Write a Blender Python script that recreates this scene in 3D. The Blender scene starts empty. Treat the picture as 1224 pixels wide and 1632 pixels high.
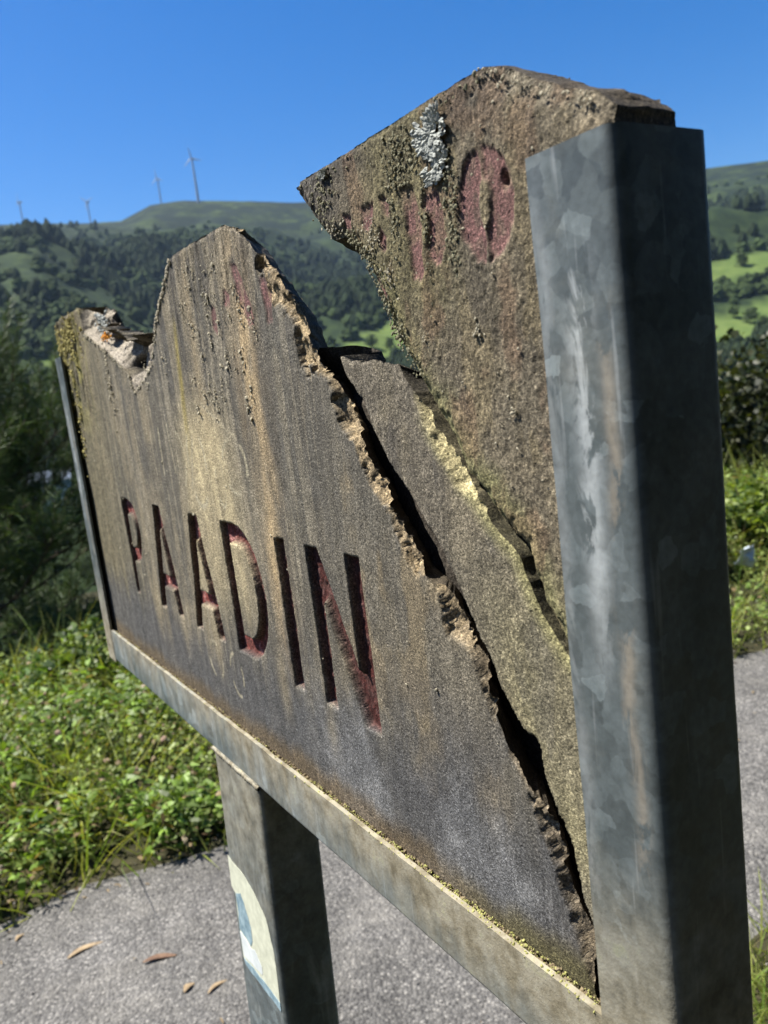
import bpy, bmesh, math, random
import numpy as np
from mathutils import Vector, Matrix, Euler

# ------------------------------------------------------------------ camera, world, sun, exposure
sc = bpy.context.scene
CAMZ = 1.45
cam_d = bpy.data.cameras.new('camera'); cam = bpy.data.objects.new('camera', cam_d)
sc.collection.objects.link(cam); sc.camera = cam
RM = [[0.99243011, -0.12281074, 0.0], [-0.01915024, -0.15475256, 0.98776764], [-0.12130847, -0.98029035, -0.15593296]]
cam.matrix_world = Matrix(((RM[0][0], -RM[0][1], -RM[0][2], 0), (RM[1][0], -RM[1][1], -RM[1][2], 0),
                           (RM[2][0], -RM[2][1], -RM[2][2], CAMZ), (0, 0, 0, 1)))
cam_d.sensor_fit = 'VERTICAL'; cam_d.sensor_height = 36.0; cam_d.lens = 28.015
cam_d.clip_start = 0.02; cam_d.clip_end = 9000
cam_d.dof.use_dof = True; cam_d.dof.focus_distance = 0.50; cam_d.dof.aperture_fstop = 12.5

SUN_EL, SUN_AZ = math.radians(60), math.radians(-81)      # azimuth clockwise from +Y
sun_dir = Vector((math.sin(SUN_AZ) * math.cos(SUN_EL), math.cos(SUN_AZ) * math.cos(SUN_EL), math.sin(SUN_EL)))
wd = bpy.data.worlds.new('World'); sc.world = wd; wd.use_nodes = True
wn = wd.node_tree.nodes; wl = wd.node_tree.links
sky = wn.new('ShaderNodeTexSky'); sky.sky_type = 'NISHITA'; sky.sun_disc = False
sky.sun_elevation = SUN_EL; sky.sun_rotation = SUN_AZ
sky.altitude = 300; sky.air_density = 1.0; sky.dust_density = 1.2; sky.ozone_density = 5.0
hs = wn.new('ShaderNodeHueSaturation'); hs.inputs['Saturation'].default_value = 1.46; hs.inputs['Hue'].default_value = .507
wl.new(sky.outputs[0], hs.inputs['Color']); wl.new(hs.outputs[0], wn['Background'].inputs[0]); wn['Background'].inputs[1].default_value = 0.062
sl = bpy.data.lights.new('sun', 'SUN'); so = bpy.data.objects.new('sun', sl); sc.collection.objects.link(so)
sl.energy = 5.0; sl.angle = math.radians(0.53); sl.color = (1.0, 0.95, 0.86)
so.location = (-20, 5, 30); so.rotation_euler = sun_dir.to_track_quat('Z', 'Y').to_euler()
sc.view_settings.view_transform = 'Standard'; sc.view_settings.look = 'None'
sc.view_settings.exposure = 1.3; sc.view_settings.gamma = 1.0
sc.cycles.volume_bounces = 1

# ------------------------------------------------------------------ helpers
RNG = np.random.default_rng(7); random.seed(7)
COL = sc.collection
def tag(o, label=None, cat=None, group=None, kind=None):
    if label: o['label'] = label
    if cat: o['category'] = cat
    if group: o['group'] = group
    if kind: o['kind'] = kind
    return o
def link(o, parent=None):
    COL.objects.link(o)
    if parent: o.parent = parent
    return o
def empty(name, loc, rz=0.0):
    o = bpy.data.objects.new(name, None); o.location = loc; o.rotation_euler = (0, 0, rz); o.empty_display_size = .05
    return link(o)
def mesh_np(name, V, F, smooth=True):
    """V (n,3); F: (m,k) array with k = 3 or 4, or a list of such arrays"""
    me = bpy.data.meshes.new(name)
    Fs = F if isinstance(F, list) else [F]
    V = np.ascontiguousarray(V, dtype=np.float32)
    me.vertices.add(len(V)); me.vertices.foreach_set('co', V.ravel())
    tot = sum(f.size for f in Fs); npoly = sum(len(f) for f in Fs)
    me.loops.add(tot); me.loops.foreach_set('vertex_index', np.concatenate([f.ravel() for f in Fs]).astype(np.int32))
    me.polygons.add(npoly)
    sizes = np.concatenate([np.full(len(f), f.shape[1], np.int32) for f in Fs])
    starts = np.concatenate([[0], np.cumsum(sizes)[:-1]]).astype(np.int32)
    me.polygons.foreach_set('loop_start', starts)
    me.polygons.foreach_set('use_smooth', np.full(npoly, smooth))
    me.update(calc_edges=True); me.validate()
    return me
def color_attr(me, C, name='Col'):
    a = me.attributes.new(name, 'FLOAT_COLOR', 'POINT')
    C4 = np.ones((len(C), 4), np.float32); C4[:, :C.shape[1]] = C
    a.data.foreach_set('color', C4.ravel())
def float_attr(me, A, name):
    a = me.attributes.new(name, 'FLOAT', 'POINT'); a.data.foreach_set('value', np.asarray(A, np.float32).ravel())
def obj(name, me, mat, parent=None):
    o = bpy.data.objects.new(name, me)
    if mat and not me.materials: me.materials.append(mat)
    return link(o, parent)

def _h(ix, iy, s):
    n = (ix.astype(np.int64) * 374761393 + iy.astype(np.int64) * 668265263 + s * 1442695041) & 0xffffffff
    n = ((n ^ (n >> 13)) * 1274126177) & 0xffffffff
    n = (n ^ (n >> 16)) & 0xffffff
    return n / float(0xffffff)
def vn(x, y, s=0):
    x = np.asarray(x, float); y = np.asarray(y, float)
    ix = np.floor(x); iy = np.floor(y); fx = x - ix; fy = y - iy
    fx = fx * fx * (3 - 2 * fx); fy = fy * fy * (3 - 2 * fy)
    ix = ix.astype(np.int64); iy = iy.astype(np.int64)
    a = _h(ix, iy, s); b = _h(ix + 1, iy, s); c = _h(ix, iy + 1, s); d = _h(ix + 1, iy + 1, s)
    return (a + (b - a) * fx) * (1 - fy) + (c + (d - c) * fx) * fy
def fbm(x, y, s=0, o=4):
    t = 0; a = .5; n = 0
    for k in range(o):
        t = t + a * vn(x * 2 ** k, y * 2 ** k, s + 17 * k); n += a; a *= .5
    return t / n
def facet(x, y, s=0, tilt=.8):
    """flat broken facets: cell value plus a random tilt inside each jittered cell"""
    x = np.asarray(x, float); y = np.asarray(y, float); ix = np.floor(x).astype(np.int64); iy = np.floor(y).astype(np.int64)
    best = np.full(x.shape, 1e9); val = np.zeros(x.shape)
    for i in (-1, 0, 1):
        for j in (-1, 0, 1):
            cx, cy = ix + i, iy + j; px = cx + _h(cx, cy, s); py = cy + _h(cx, cy, s + 7); d = (x - px) ** 2 + (y - py) ** 2
            v = _h(cx, cy, s + 13) + tilt * ((_h(cx, cy, s + 19) - .5) * (x - px) + (_h(cx, cy, s + 23) - .5) * (y - py)); m = d < best; best = np.where(m, d, best); val = np.where(m, v, val)
    return val
def ss(a, b, x):
    t = np.clip((x - a) / (b - a), 0, 1); return t * t * (3 - 2 * t)
def seg_dist(X, Y, pts, closed):
    pts = np.asarray(pts, float); n = len(pts)
    best = np.full(X.shape, 1e18); nx = np.zeros_like(best); ny = np.zeros_like(best); ins = np.zeros(X.shape, bool)
    for i in range(n if closed else n - 1):
        ax, ay = pts[i]; bx, by = pts[(i + 1) % n]; dx, dy = bx - ax, by - ay
        t = np.clip(((X - ax) * dx + (Y - ay) * dy) / (dx * dx + dy * dy + 1e-12), 0, 1)
        px, py = ax + t * dx, ay + t * dy; d = (X - px) ** 2 + (Y - py) ** 2
        m = d < best; best[m] = d[m]; nx[m] = px[m]; ny[m] = py[m]
        if closed and ay != by:
            c = ((ay > Y) != (by > Y)) & (X < dx * (Y - ay) / dy + ax); ins ^= c
    return np.sqrt(best), ins, nx, ny
def sdf(X, Y, poly):
    d, i, _, _ = seg_dist(X, Y, poly, True); return np.where(i, -d, d)

# node helpers
class NT:
    def __init__(s, name):
        s.m = bpy.data.materials.new(name); s.m.use_nodes = True; s.t = s.m.node_tree; s.n = s.t.nodes
        s.b = s.n['Principled BSDF']; s.out = s.n['Material Output']
    def l(s, a, b): s.t.links.new(a, b)
    def set(s, inp, v):
        if hasattr(v, 'is_linked') or isinstance(v, bpy.types.NodeSocket): s.l(v, inp)
        else: inp.default_value = v
    def coord(s, scale=(1, 1, 1), kind='Object', rot=(0, 0, 0)):
        c = s.n.new('ShaderNodeTexCoord'); m = s.n.new('ShaderNodeMapping'); s.l(c.outputs[kind], m.inputs[0])
        m.inputs['Scale'].default_value = scale; m.inputs['Rotation'].default_value = rot; return m.outputs[0]
    def noise(s, co, scale, detail=4, rough=.55, dist=0, out=0):
        t = s.n.new('ShaderNodeTexNoise'); s.l(co, t.inputs['Vector']); t.inputs['Scale'].default_value = scale
        t.inputs['Detail'].default_value = detail; t.inputs['Roughness'].default_value = rough; t.inputs['Distortion'].default_value = dist
        return t.outputs[out]
    def voro(s, co, scale, feat='F1', out=0, rnd=1):
        t = s.n.new('ShaderNodeTexVoronoi'); t.feature = feat; s.l(co, t.inputs['Vector']); t.inputs['Scale'].default_value = scale
        t.inputs['Randomness'].default_value = rnd
        return t.outputs[out]
    def ramp(s, f, stops):
        r = s.n.new('ShaderNodeValToRGB'); s.l(f, r.inputs[0]); e = r.color_ramp.elements
        while len(e) < len(stops): e.new(.5)
        for k, (p, c) in enumerate(stops):
            e[k].position = p; c = (c, c, c) if isinstance(c, (int, float)) else c; e[k].color = (*c[:3], 1)
        return r.outputs[0]
    def mix(s, fac, a, b, mode='MIX'):
        m = s.n.new('ShaderNodeMix'); m.data_type = 'RGBA'; m.blend_type = mode
        s.set(m.inputs[0], fac)
        for i, v in ((6, a), (7, b)):
            if isinstance(v, (tuple, list)): v = (*v[:3], 1)
            s.set(m.inputs[i], v)
        return m.outputs[2]
    def math(s, op, a, b=0.0, clamp=False):
        m = s.n.new('ShaderNodeMath'); m.operation = op; m.use_clamp = clamp; s.set(m.inputs[0], a); s.set(m.inputs[1], b); return m.outputs[0]
    def attr(s, name, out=0):
        a = s.n.new('ShaderNodeAttribute'); a.attribute_name = name; return a.outputs[out]
    def sep(s, v, k):
        x = s.n.new('ShaderNodeSeparateXYZ'); s.l(v, x.inputs[0]); return x.outputs[k]
    def rand(s):
        return s.n.new('ShaderNodeObjectInfo').outputs['Random']
    def bump(s, h, dist, strength=1.0, prev=None):
        b = s.n.new('ShaderNodeBump'); s.l(h, b.inputs['Height']); b.inputs['Distance'].default_value = dist; b.inputs['Strength'].default_value = strength
        if prev: s.l(prev, b.inputs['Normal'])
        s.l(b.outputs[0], s.b.inputs['Normal']); return b.outputs[0]
    def base(s, c): s.set(s.b.inputs['Base Color'], (*c[:3], 1) if isinstance(c, tuple) else c)
    def rough(s, v): s.set(s.b.inputs['Roughness'], v)
    def spec(s, v): s.set(s.b.inputs['Specular IOR Level'], v)
    def metal(s, v): s.set(s.b.inputs['Metallic'], v)

# ------------------------------------------------------------------ materials
def mat_wood():
    k = NT('weathered_wood'); col = k.attr('Col')
    g = k.coord((1, 1, 1)); gs = k.coord((1, 1, .16))
    sp = k.noise(g, 620, 3, .75); sp2 = k.noise(g, 1500, 2, .7); gr = k.noise(gs, 420, 4, .6, .3); md = k.noise(g, 75, 4, .6)
    c = k.mix(1.0, col, k.ramp(sp, [(.30, .22), (.45, .70), (.57, 1.18), (.71, 2.7)]), 'MULTIPLY')
    c = k.mix(.8, c, k.ramp(sp2, [(.3, .5), (.5, .95), (.72, 1.7)]), 'MULTIPLY')
    c = k.mix(.2, c, k.ramp(gr, [(.3, .55), (.5, 1.0), (.7, 1.45)]), 'MULTIPLY')
    c = k.mix(.7, c, k.ramp(md, [(.3, .62), (.5, 1.0), (.7, 1.4)]), 'MULTIPLY')
    k.base(c); k.rough(.86); k.spec(.25)
    h = k.math('ADD', k.math('MULTIPLY', sp, .9), k.math('MULTIPLY', gr, .12))
    h = k.math('ADD', h, k.math('MULTIPLY', sp2, .4))
    pit = k.ramp(k.voro(g, 210, 'F1', 0), [(.06, 0), (.2, 1)]); pm = k.ramp(k.noise(g, 55, 3, .6), [(.48, 1), (.58, 0)])
    h = k.math('ADD', h, k.math('MULTIPLY', k.math('MAXIMUM', pit, pm), .5))
    k.bump(h, .00085, 1.0)
    return k.m
def mat_metal(name, tone=1.0, dirt=1.0, dz=(0.06, -.02), xg=None, smear=False):
    """weathered galvanised steel; dz: object height where the grime starts and is full"""
    k = NT(name); g = k.coord(); gv = k.coord((1, 1, .22))
    w = k.noise(g, 30, 4, .6, 0, 1)
    wv = k.n.new('ShaderNodeMixRGB'); wv.inputs[0].default_value = .022; k.l(g, wv.inputs[1]); k.l(w, wv.inputs[2])
    sp = k.sep(k.voro(wv.outputs[0], 85, 'F1', 1), 0); sp2 = k.sep(k.voro(wv.outputs[0], 210, 'F1', 1), 1); bl = k.noise(k.coord((1, 1, .45)), 22, 5, .6, .4)
    c = k.ramp(bl, [(.30, (.082 * tone, .101 * tone, .103 * tone)), (.5, (.116 * tone, .138 * tone, .141 * tone)), (.70, (.178 * tone, .203 * tone, .206 * tone))])
    c = k.mix(.75, c, k.ramp(sp, [(0, .74), (.6, 1.0), (.85, 1.2), (1, 1.75)]), 'MULTIPLY'); c = k.mix(.5, c, k.ramp(sp2, [(0, .84), (1, 1.18)]), 'MULTIPLY')
    st = k.noise(gv, 46, 5, .6, .6)
    if smear:
        sx = k.sep(g, 0); sy = k.sep(g, 1); wob = k.math('MULTIPLY', k.math('SUBTRACT', k.noise(k.coord((0, 0, 1)), 16, 3, .6), .5), .022)
        def line(x0, wd, zlo, zhi, seed):
            q = k.math('DIVIDE', k.math('SUBTRACT', k.math('ADD', sx, wob), x0), wd); q = k.math('MULTIPLY', k.math('MULTIPLY', q, q), -1.0); e = k.math('EXPONENT', q)
            mr = k.n.new('ShaderNodeMapRange'); mr.interpolation_type = 'SMOOTHSTEP'; k.l(k.sep(g, 2), mr.inputs[0]); mr.inputs[1].default_value = zlo; mr.inputs[2].default_value = zlo + .09
            m2 = k.n.new('ShaderNodeMapRange'); m2.interpolation_type = 'SMOOTHSTEP'; k.l(k.sep(g, 2), m2.inputs[0]); m2.inputs[1].default_value = zhi; m2.inputs[2].default_value = zhi - .05
            n_ = k.ramp(k.noise(k.coord((1, 1, .3)), seed, 5, .65, .8), [(.44, 0), (.50, .8), (.6, 1)]); e = k.math('MULTIPLY', k.math('MULTIPLY', e, mr.outputs[0]), k.math('MULTIPLY', m2.outputs[0], n_)); return k.math('MULTIPLY', e, k.math('LESS_THAN', sy, -.0075))
        c = k.mix(k.math('MULTIPLY', line(.021, .0058, .20, .43, 74), .9), c, (.50 * tone, .53 * tone, .53 * tone)); c = k.mix(k.math('MULTIPLY', line(.034, .0035, .09, .40, 66), .7), c, (.36 * tone, .31 * tone, .24 * tone)); c = k.mix(k.math('MULTIPLY', line(.003, .004, .02, .45, 40), .6), c, (.33 * tone, .35 * tone, .35 * tone))
    else:
        c = k.mix(k.ramp(st, [(.56, 0), (.72, .5)]), c, (.38 * tone, .40 * tone, .39 * tone))
    scr = k.noise(k.coord((1, 1, .05)), 260, 2, .5); c = k.mix(k.ramp(scr, [(.66, 0), (.74, .35)]), c, (.42 * tone, .44 * tone, .44 * tone))
    fl = k.noise(g, 240, 3, .6)
    c = k.mix(.5, c, k.ramp(fl, [(.3, .7), (.5, 1), (.7, 1.25)]), 'MULTIPLY')
    z = k.sep(g, 2); r = k.n.new('ShaderNodeMapRange'); k.l(z, r.inputs[0])
    r.inputs[1].default_value = dz[0]; r.inputs[2].default_value = dz[1]
    dm = k.math('ADD', r.outputs[0], k.math('MULTIPLY', k.math('SUBTRACT', k.noise(g, 24, 4, .6), .5), .9))
    if xg:
        rx = k.n.new('ShaderNodeMapRange'); k.l(k.sep(g, 0), rx.inputs[0]); rx.inputs[1].default_value = xg[0]; rx.inputs[2].default_value = xg[1]
        dm = k.math('ADD', dm, k.math('MULTIPLY', rx.outputs[0], .75)); run = k.noise(k.coord((1, 1, .08)), 34, 4, .6); dm = k.math('ADD', dm, k.math('MULTIPLY', k.math('SUBTRACT', run, .5), 1.6))
    dm = k.math('MULTIPLY', dm, dirt, True)
    dc = k.ramp(k.noise(g, 60, 5, .65), [(.3, (.085, .070, .040)), (.46, (.19, .165, .11)), (.6, (.28, .255, .19)), (.75, (.30, .29, .16))])
    c = k.mix(dm, c, dc)
    k.base(c); k.metal(k.ramp(dm, [(0, .30), (.7, 0)])); k.rough(k.math('ADD', k.math('MULTIPLY', sp, .14), k.math('ADD', k.math('MULTIPLY', dm, .25), .48)))
    h = k.math('ADD', k.math('MULTIPLY', fl, .25), k.math('MULTIPLY', k.math('MULTIPLY', k.noise(g, 420, 3, .7), dm), 1.1))
    k.bump(h, .0006, .7)
    return k.m
def mat_simple(name, c1, c2, scale=60, rough=.85, bump=.0005, spec=.3, trans=0.0, rnd=False, attr=None):
    k = NT(name); g = k.coord(); n = k.noise(g, scale, 4, .6)
    c = k.ramp(n, [(.3, c1), (.7, c2)])
    if attr: c = k.mix(1.0, k.attr(attr), k.ramp(n, [(.3, .7), (.7, 1.3)]), 'MULTIPLY')
    if rnd: c = k.mix(.6, c, k.ramp(k.rand(), [(0, .55), (1, 1.45)]), 'MULTIPLY')
    k.base(c); k.rough(rough); k.spec(spec)
    if bump: k.bump(n, bump, 1)
    if trans:
        tr = k.n.new('ShaderNodeBsdfTranslucent'); k.l(k.mix(1.0, c, (1.5, 1.7, .7), 'MULTIPLY'), tr.inputs[0])
        mx = k.n.new('ShaderNodeMixShader'); mx.inputs[0].default_value = trans
        k.l(k.b.outputs[0], mx.inputs[1]); k.l(tr.outputs[0], mx.inputs[2]); k.l(mx.outputs[0], k.out.inputs[0])
    return k.m
M_WOOD = mat_wood()
M_STEEL = mat_metal('galvanised_steel', .84, 1.0, (.15, .05), None, True)
M_RAIL = mat_metal('galvanised_rail_steel', 1.25, .9, (.004, .055), (-.1, .5))
M_POST = mat_metal('galvanised_post_steel', .9, .9, (.85, 1.16))

# ------------------------------------------------------------------ the land
CU, SU = .9023, .4311            # road edge direction (x, y)
def qf(x, y): return CU * y - SU * x - 2.617                      # metres beyond the far road edge
AZS = np.radians([-180, -100, -60, -35, -22.4, -18.6, -15.1, -13, -10.9, -6.4, -3.4, 5, 15, 24, 27, 45, 70, 110, 180])
ELS = np.radians([8, 9, 10.5, 12, 12.78, 12.8, 12.82, 13.65, 13.75, 13.35, 12.9, 12.3, 11.6, 10.92, 10.7, 9.5, 9, 8, 8])
AZ2 = np.radians([-180, -60, -30, -22.9, -20.5, -18.4, -15.5, -12, -6, 2, 12, 24, 30, 60, 180])
EL2 = np.radians([4, 8, 10, 10.2, 10.7, 9.7, 8.0, 6.2, 5.0, 4.6, 6.0, 6.6, 6.6, 5, 4])
def land(x, y):
    x = np.asarray(x, float); y = np.asarray(y, float)
    r = np.hypot(x, y); az = np.arctan2(x, y); q = qf(x, y)
    z = np.where(q > 2.0, -15 * (1 - np.exp(-np.maximum(q - 2.0, 0) / 24)), 0.0)
    z = z + .04 * ss(0, .8, q) * (1 - ss(2, 4, q)) + .05 * (fbm(x * 1.3, y * 1.3, 3) - .5) * ss(.1, .6, q)
    z = z - 9 * ss(90, 380, q)
    E = np.interp(az, AZS, ELS); E2 = np.interp(az, AZ2, EL2)
    w = ss(60, 420, q)
    t = np.clip((r - 330) / (1500 - 330), 0, 1)
    h1 = (np.tan(E) * 1500 + 24) * (t ** 1.18)
    t2 = np.clip((r - 280) / (760 - 280), 0, 1); f2 = 1 - ss(760, 1250, r) * .75
    h2 = (np.tan(E2) * 760 + 24) * ss(0, 1, t2) * f2
    hh = np.maximum(h1, h2)
    nz = (fbm(x / 210, y / 210, 11, 5) - .5) * 120 * ss(380, 800, r) * (1 - .82 * ss(1150, 1450, r)) + (fbm(x / 60, y / 60, 5, 3) - .5) * 16 * ss(300, 500, r) * (1 - .7 * ss(1200, 1450, r))
    hh = np.maximum(hh + nz, np.where(r > 400, -20, -60))
    ridge = np.tan(E) * r + 0
    hh = np.where(r > 1500, h1 - (r - 1500) * .16 + nz * .4, np.minimum(hh, ridge + CAMZ - .0 + 24 * 0 + 14))
    z = z + w * hh
    back = np.maximum(-q - 4.2, 0)  # unseen bank behind the viewer, raised to block sky light
    z = z + np.where(q < 0, np.minimum(back * .62, 18 + back * .25) * ss(0, 3, back), 0) * (1 - .0)
    return z
def elev(x, y, z): return np.degrees(np.arctan2(z - CAMZ, np.hypot(x, y)))
def field_mask(x, y, z):
    az = np.degrees(np.arctan2(x, y)); e = elev(x, y, z); r = np.hypot(x, y)
    j = (vn(x / 45, y / 45, 21) - .5) * .7
    e = e + j; m = np.zeros_like(e)
    def blob(a0, a1, e0, e1, sl=0.0):
        ee = e - sl * (az - (a0 + a1) / 2)
        return ss(a0 - .4, a0 + .2, az) * (1 - ss(a1 - .2, a1 + .4, az)) * ss(e0 - .15, e0 + .1, ee) * (1 - ss(e1 - .1, e1 + .15, ee))
    for b in ((-2.2, 6, 1.5, 4.3, .42), (20, 33, 3.9, 5.4, .05), (19, 33, -.6, 2.3, .22), (-25, -20, 3.6, 4.2, 0), (8, 16, 3, 3.8, .1), (-40, -30, 4, 6, .1)):
        m = np.maximum(m, blob(*b))
    return m * (r > 200) * (r < 1450)

def build_land():
    az = np.concatenate([np.linspace(-180, -45, 90, endpoint=False), np.linspace(-45, 45, 400, endpoint=False), np.linspace(45, 180, 90, endpoint=False)])
    az = np.radians(az); n = len(az)
    r = np.concatenate([np.linspace(.3, 8, 40, endpoint=False), np.geomspace(8, 330, 50, endpoint=False), np.linspace(330, 1560, 95, endpoint=False), np.linspace(1560, 4200, 14)])
    A, R = np.meshgrid(az, r); X = R * np.sin(A); Y = R * np.cos(A); Z = land(X, Y)
    V = np.stack([X.ravel(), Y.ravel(), Z.ravel()], 1); V = np.vstack([V, [[0, 0, 0]]])
    m = len(r); i, j = np.meshgrid(np.arange(m - 1), np.arange(n), indexing='ij'); j2 = (j + 1) % n
    F = np.stack([i * n + j, i * n + j2, (i + 1) * n + j2, (i + 1) * n + j], -1).reshape(-1, 4)[:, ::-1]
    jj = np.arange(n); T = np.stack([np.full(n, m * n), (jj + 1) % n, jj], 1)
    me = mesh_np('terrain', V, [F, T])
    fm = field_mask(V[:, 0], V[:, 1], V[:, 2]); float_attr(me, fm, 'field')
    rr = np.hypot(V[:, 0], V[:, 1]); float_attr(me, ss(900, 1350, rr + (fbm(V[:, 0] / 130, V[:, 1] / 130, 4) - .5) * 500), 'moor')
    k = NT('hillside'); g = k.coord(); n1 = k.noise(g, .012, 6, .6); n2 = k.noise(g, .09, 5, .65); n3 = k.noise(g, 6, 5, .65)
    scrub = k.ramp(n2, [(.35, (.010, .019, .009)), (.55, (.022, .036, .013)), (.7, (.040, .058, .018))])
    moor = k.mix(k.ramp(n1, [(.42, 0), (.56, 1)]), (.018, .027, .013), (.034, .050, .017))
    moor = k.mix(.9, moor, k.ramp(n2, [(.3, .35), (.5, .9), (.7, 1.5)]), 'MULTIPLY'); moor = k.mix(k.ramp(k.noise(g, .022, 5, .65), [(.46, 0), (.53, .9)]), moor, (.008, .014, .009))
    c = k.mix(k.attr('moor', 2), scrub, moor)
    c = k.mix(k.attr('field', 2), c, k.ramp(n2, [(.3, (.062, .098, .026)), (.7, (.108, .145, .040))]))
    d = k.n.new('ShaderNodeVectorMath'); d.operation = 'LENGTH'; k.l(g, d.inputs[0]); nr = k.math('LESS_THAN', d.outputs['Value'], 80)
    c = k.mix(nr, c, k.ramp(n3, [(.35, (.018, .020, .010)), (.65, (.050, .045, .025))]))
    k.base(c); k.rough(.95); k.spec(.1); k.bump(n3, .02, .6)
    return tag(obj('terrain', me, k.m), kind='structure')
build_land()

def build_road():
    s = np.arange(-26, 40, .06); W = 1.46
    p0 = np.array([0, 2.617 / CU]); d = np.array([CU, SU]); nrm = np.array([-SU, CU])
    far = (fbm(s * 1.6, s * 0 + 3, 9, 4) - .5) * .16; near = -W + (fbm(s * 1.6, s * 0 + 9, 8, 4) - .5) * .2
    rows = []
    K = 9
    for k in range(K):
        f = k / (K - 1); o = near + (far - near) * f
        P = p0 + s[:, None] * d + o[:, None] * nrm
        z = .006 + .02 * (1 - (2 * f - 1) ** 2) + (fbm(P[:, 0] * 2, P[:, 1] * 2, 5, 3) - .5) * .012
        if k in (0, K - 1): z = z * 0 - .01
        rows.append(np.column_stack([P, z]))
    V = np.concatenate(rows); n = len(s); i, j = np.meshgrid(np.arange(K - 1), np.arange(n - 1), indexing='ij')
    F = np.stack([i * n + j, i * n + j + 1, (i + 1) * n + j + 1, (i + 1) * n + j], -1).reshape(-1, 4)
    me = mesh_np('road', V, F)
    k = NT('worn_asphalt'); g = k.coord()
    st = k.voro(g, 125, 'F1', 0); sc_ = k.sep(k.voro(g, 125, 'F1', 1), 0); big = k.noise(g, 1.8, 5, .65); fine = k.noise(g, 160, 4, .7)
    mid = k.noise(g, 14, 4, .6)
    c = k.ramp(sc_, [(0, (.050, .048, .046)), (.4, (.108, .104, .098)), (.8, (.150, .144, .134)), (1, (.25, .238, .218))])
    c = k.mix(k.ramp(st, [(.35, 0), (.66, .7)]), c, (.075, .072, .068))
    c = k.mix(k.ramp(k.noise(g, 3.4, 5, .7, .4), [(.50, 0), (.68, .5)]), c, (.185, .175, .156))
    c = k.mix(.85, c, k.ramp(big, [(.32, .6), (.5, 1.0), (.68, 1.3)]), 'MULTIPLY')
    c = k.mix(.6, c, k.ramp(mid, [(.3, .7), (.7, 1.3)]), 'MULTIPLY')
    c = k.mix(.5, c, k.ramp(fine, [(.3, .6), (.7, 1.4)]), 'MULTIPLY')
    k.base(c); k.rough(.88); k.spec(.3)
    h = k.math('ADD', k.math('MULTIPLY', st, -1.2), k.math('MULTIPLY', fine, .5)); k.bump(h, .005, .9)
    return tag(obj('road', me, k.m), kind='structure')
build_road()

# ------------------------------------------------------------------ the sign: board coordinates in mm (u along the board, z up from eye level, y into the board)
RZ = math.atan2(-.85281758, .52220894)
T_SIGN = Matrix.Translation((.21320, .13055, CAMZ)) @ Matrix.Rotation(RZ, 4, 'Z')
def place(o, origin_mm):
    o.matrix_world = T_SIGN @ Matrix.Translation(Vector(origin_mm) / 1000)
    return o
def roughen(pts, amp=1.6, step=2.6, seed=1, flags=None):
    out = []; n = len(pts); L = 0
    for i in range(n):
        a = np.array(pts[i][:2], float); b = np.array(pts[(i + 1) % n][:2], float); d = b - a; l = np.hypot(*d)
        am = pts[i][2] if len(pts[i]) > 2 else amp
        k = max(1, int(l / step)) if am > 0 else max(1, int(l / 12))
        nn = np.array([-d[1], d[0]]) / (l + 1e-9)
        for q in range(k):
            t = q / k; s = L + t * l
            e = (fbm(np.array(s / 22), np.array(seed * 7.3), seed, 5) - .5) * 2 * am * 2.2 + (vn(np.array(s / 3.1), np.array(1.), seed + 5) - .5) * am * .8
            out.append(a + d * t + nn * float(e) * min(1, 4 * t * (1 - t) + .55))
        L += l
    return np.array(out)

def grid_outline(us, zs, poly, R=9.0):
    d2 = np.full((len(zs), len(us)), R * R); nx = np.zeros_like(d2); ny = np.zeros_like(d2); ins = np.zeros(d2.shape, bool)
    n = len(poly)
    for i in range(n):
        ax, ay = poly[i]; bx, by = poly[(i + 1) % n]; dx, dy = bx - ax, by - ay
        j0, j1 = np.searchsorted(zs, min(ay, by) - R), np.searchsorted(zs, max(ay, by) + R); i0, i1 = np.searchsorted(us, min(ax, bx) - R), np.searchsorted(us, max(ax, bx) + R)
        X, Y = us[i0:i1][None, :], zs[j0:j1][:, None]
        t = np.clip(((X - ax) * dx + (Y - ay) * dy) / (dx * dx + dy * dy + 1e-12), 0, 1); px, py = ax + t * dx, ay + t * dy; q = (X - px) ** 2 + (Y - py) ** 2
        sl = (slice(j0, j1), slice(i0, i1)); m = q < d2[sl]; d2[sl] = np.where(m, q, d2[sl]); nx[sl] = np.where(m, px, nx[sl]); ny[sl] = np.where(m, py, ny[sl])
        if ay != by:
            r0, r1 = np.searchsorted(zs, min(ay, by)), np.searchsorted(zs, max(ay, by)); yy = zs[r0:r1]
            ins[r0:r1] ^= us[None, :] < (dx * (yy - ay) / dy + ax)[:, None]
    return np.sqrt(d2), ins, nx, ny
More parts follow.
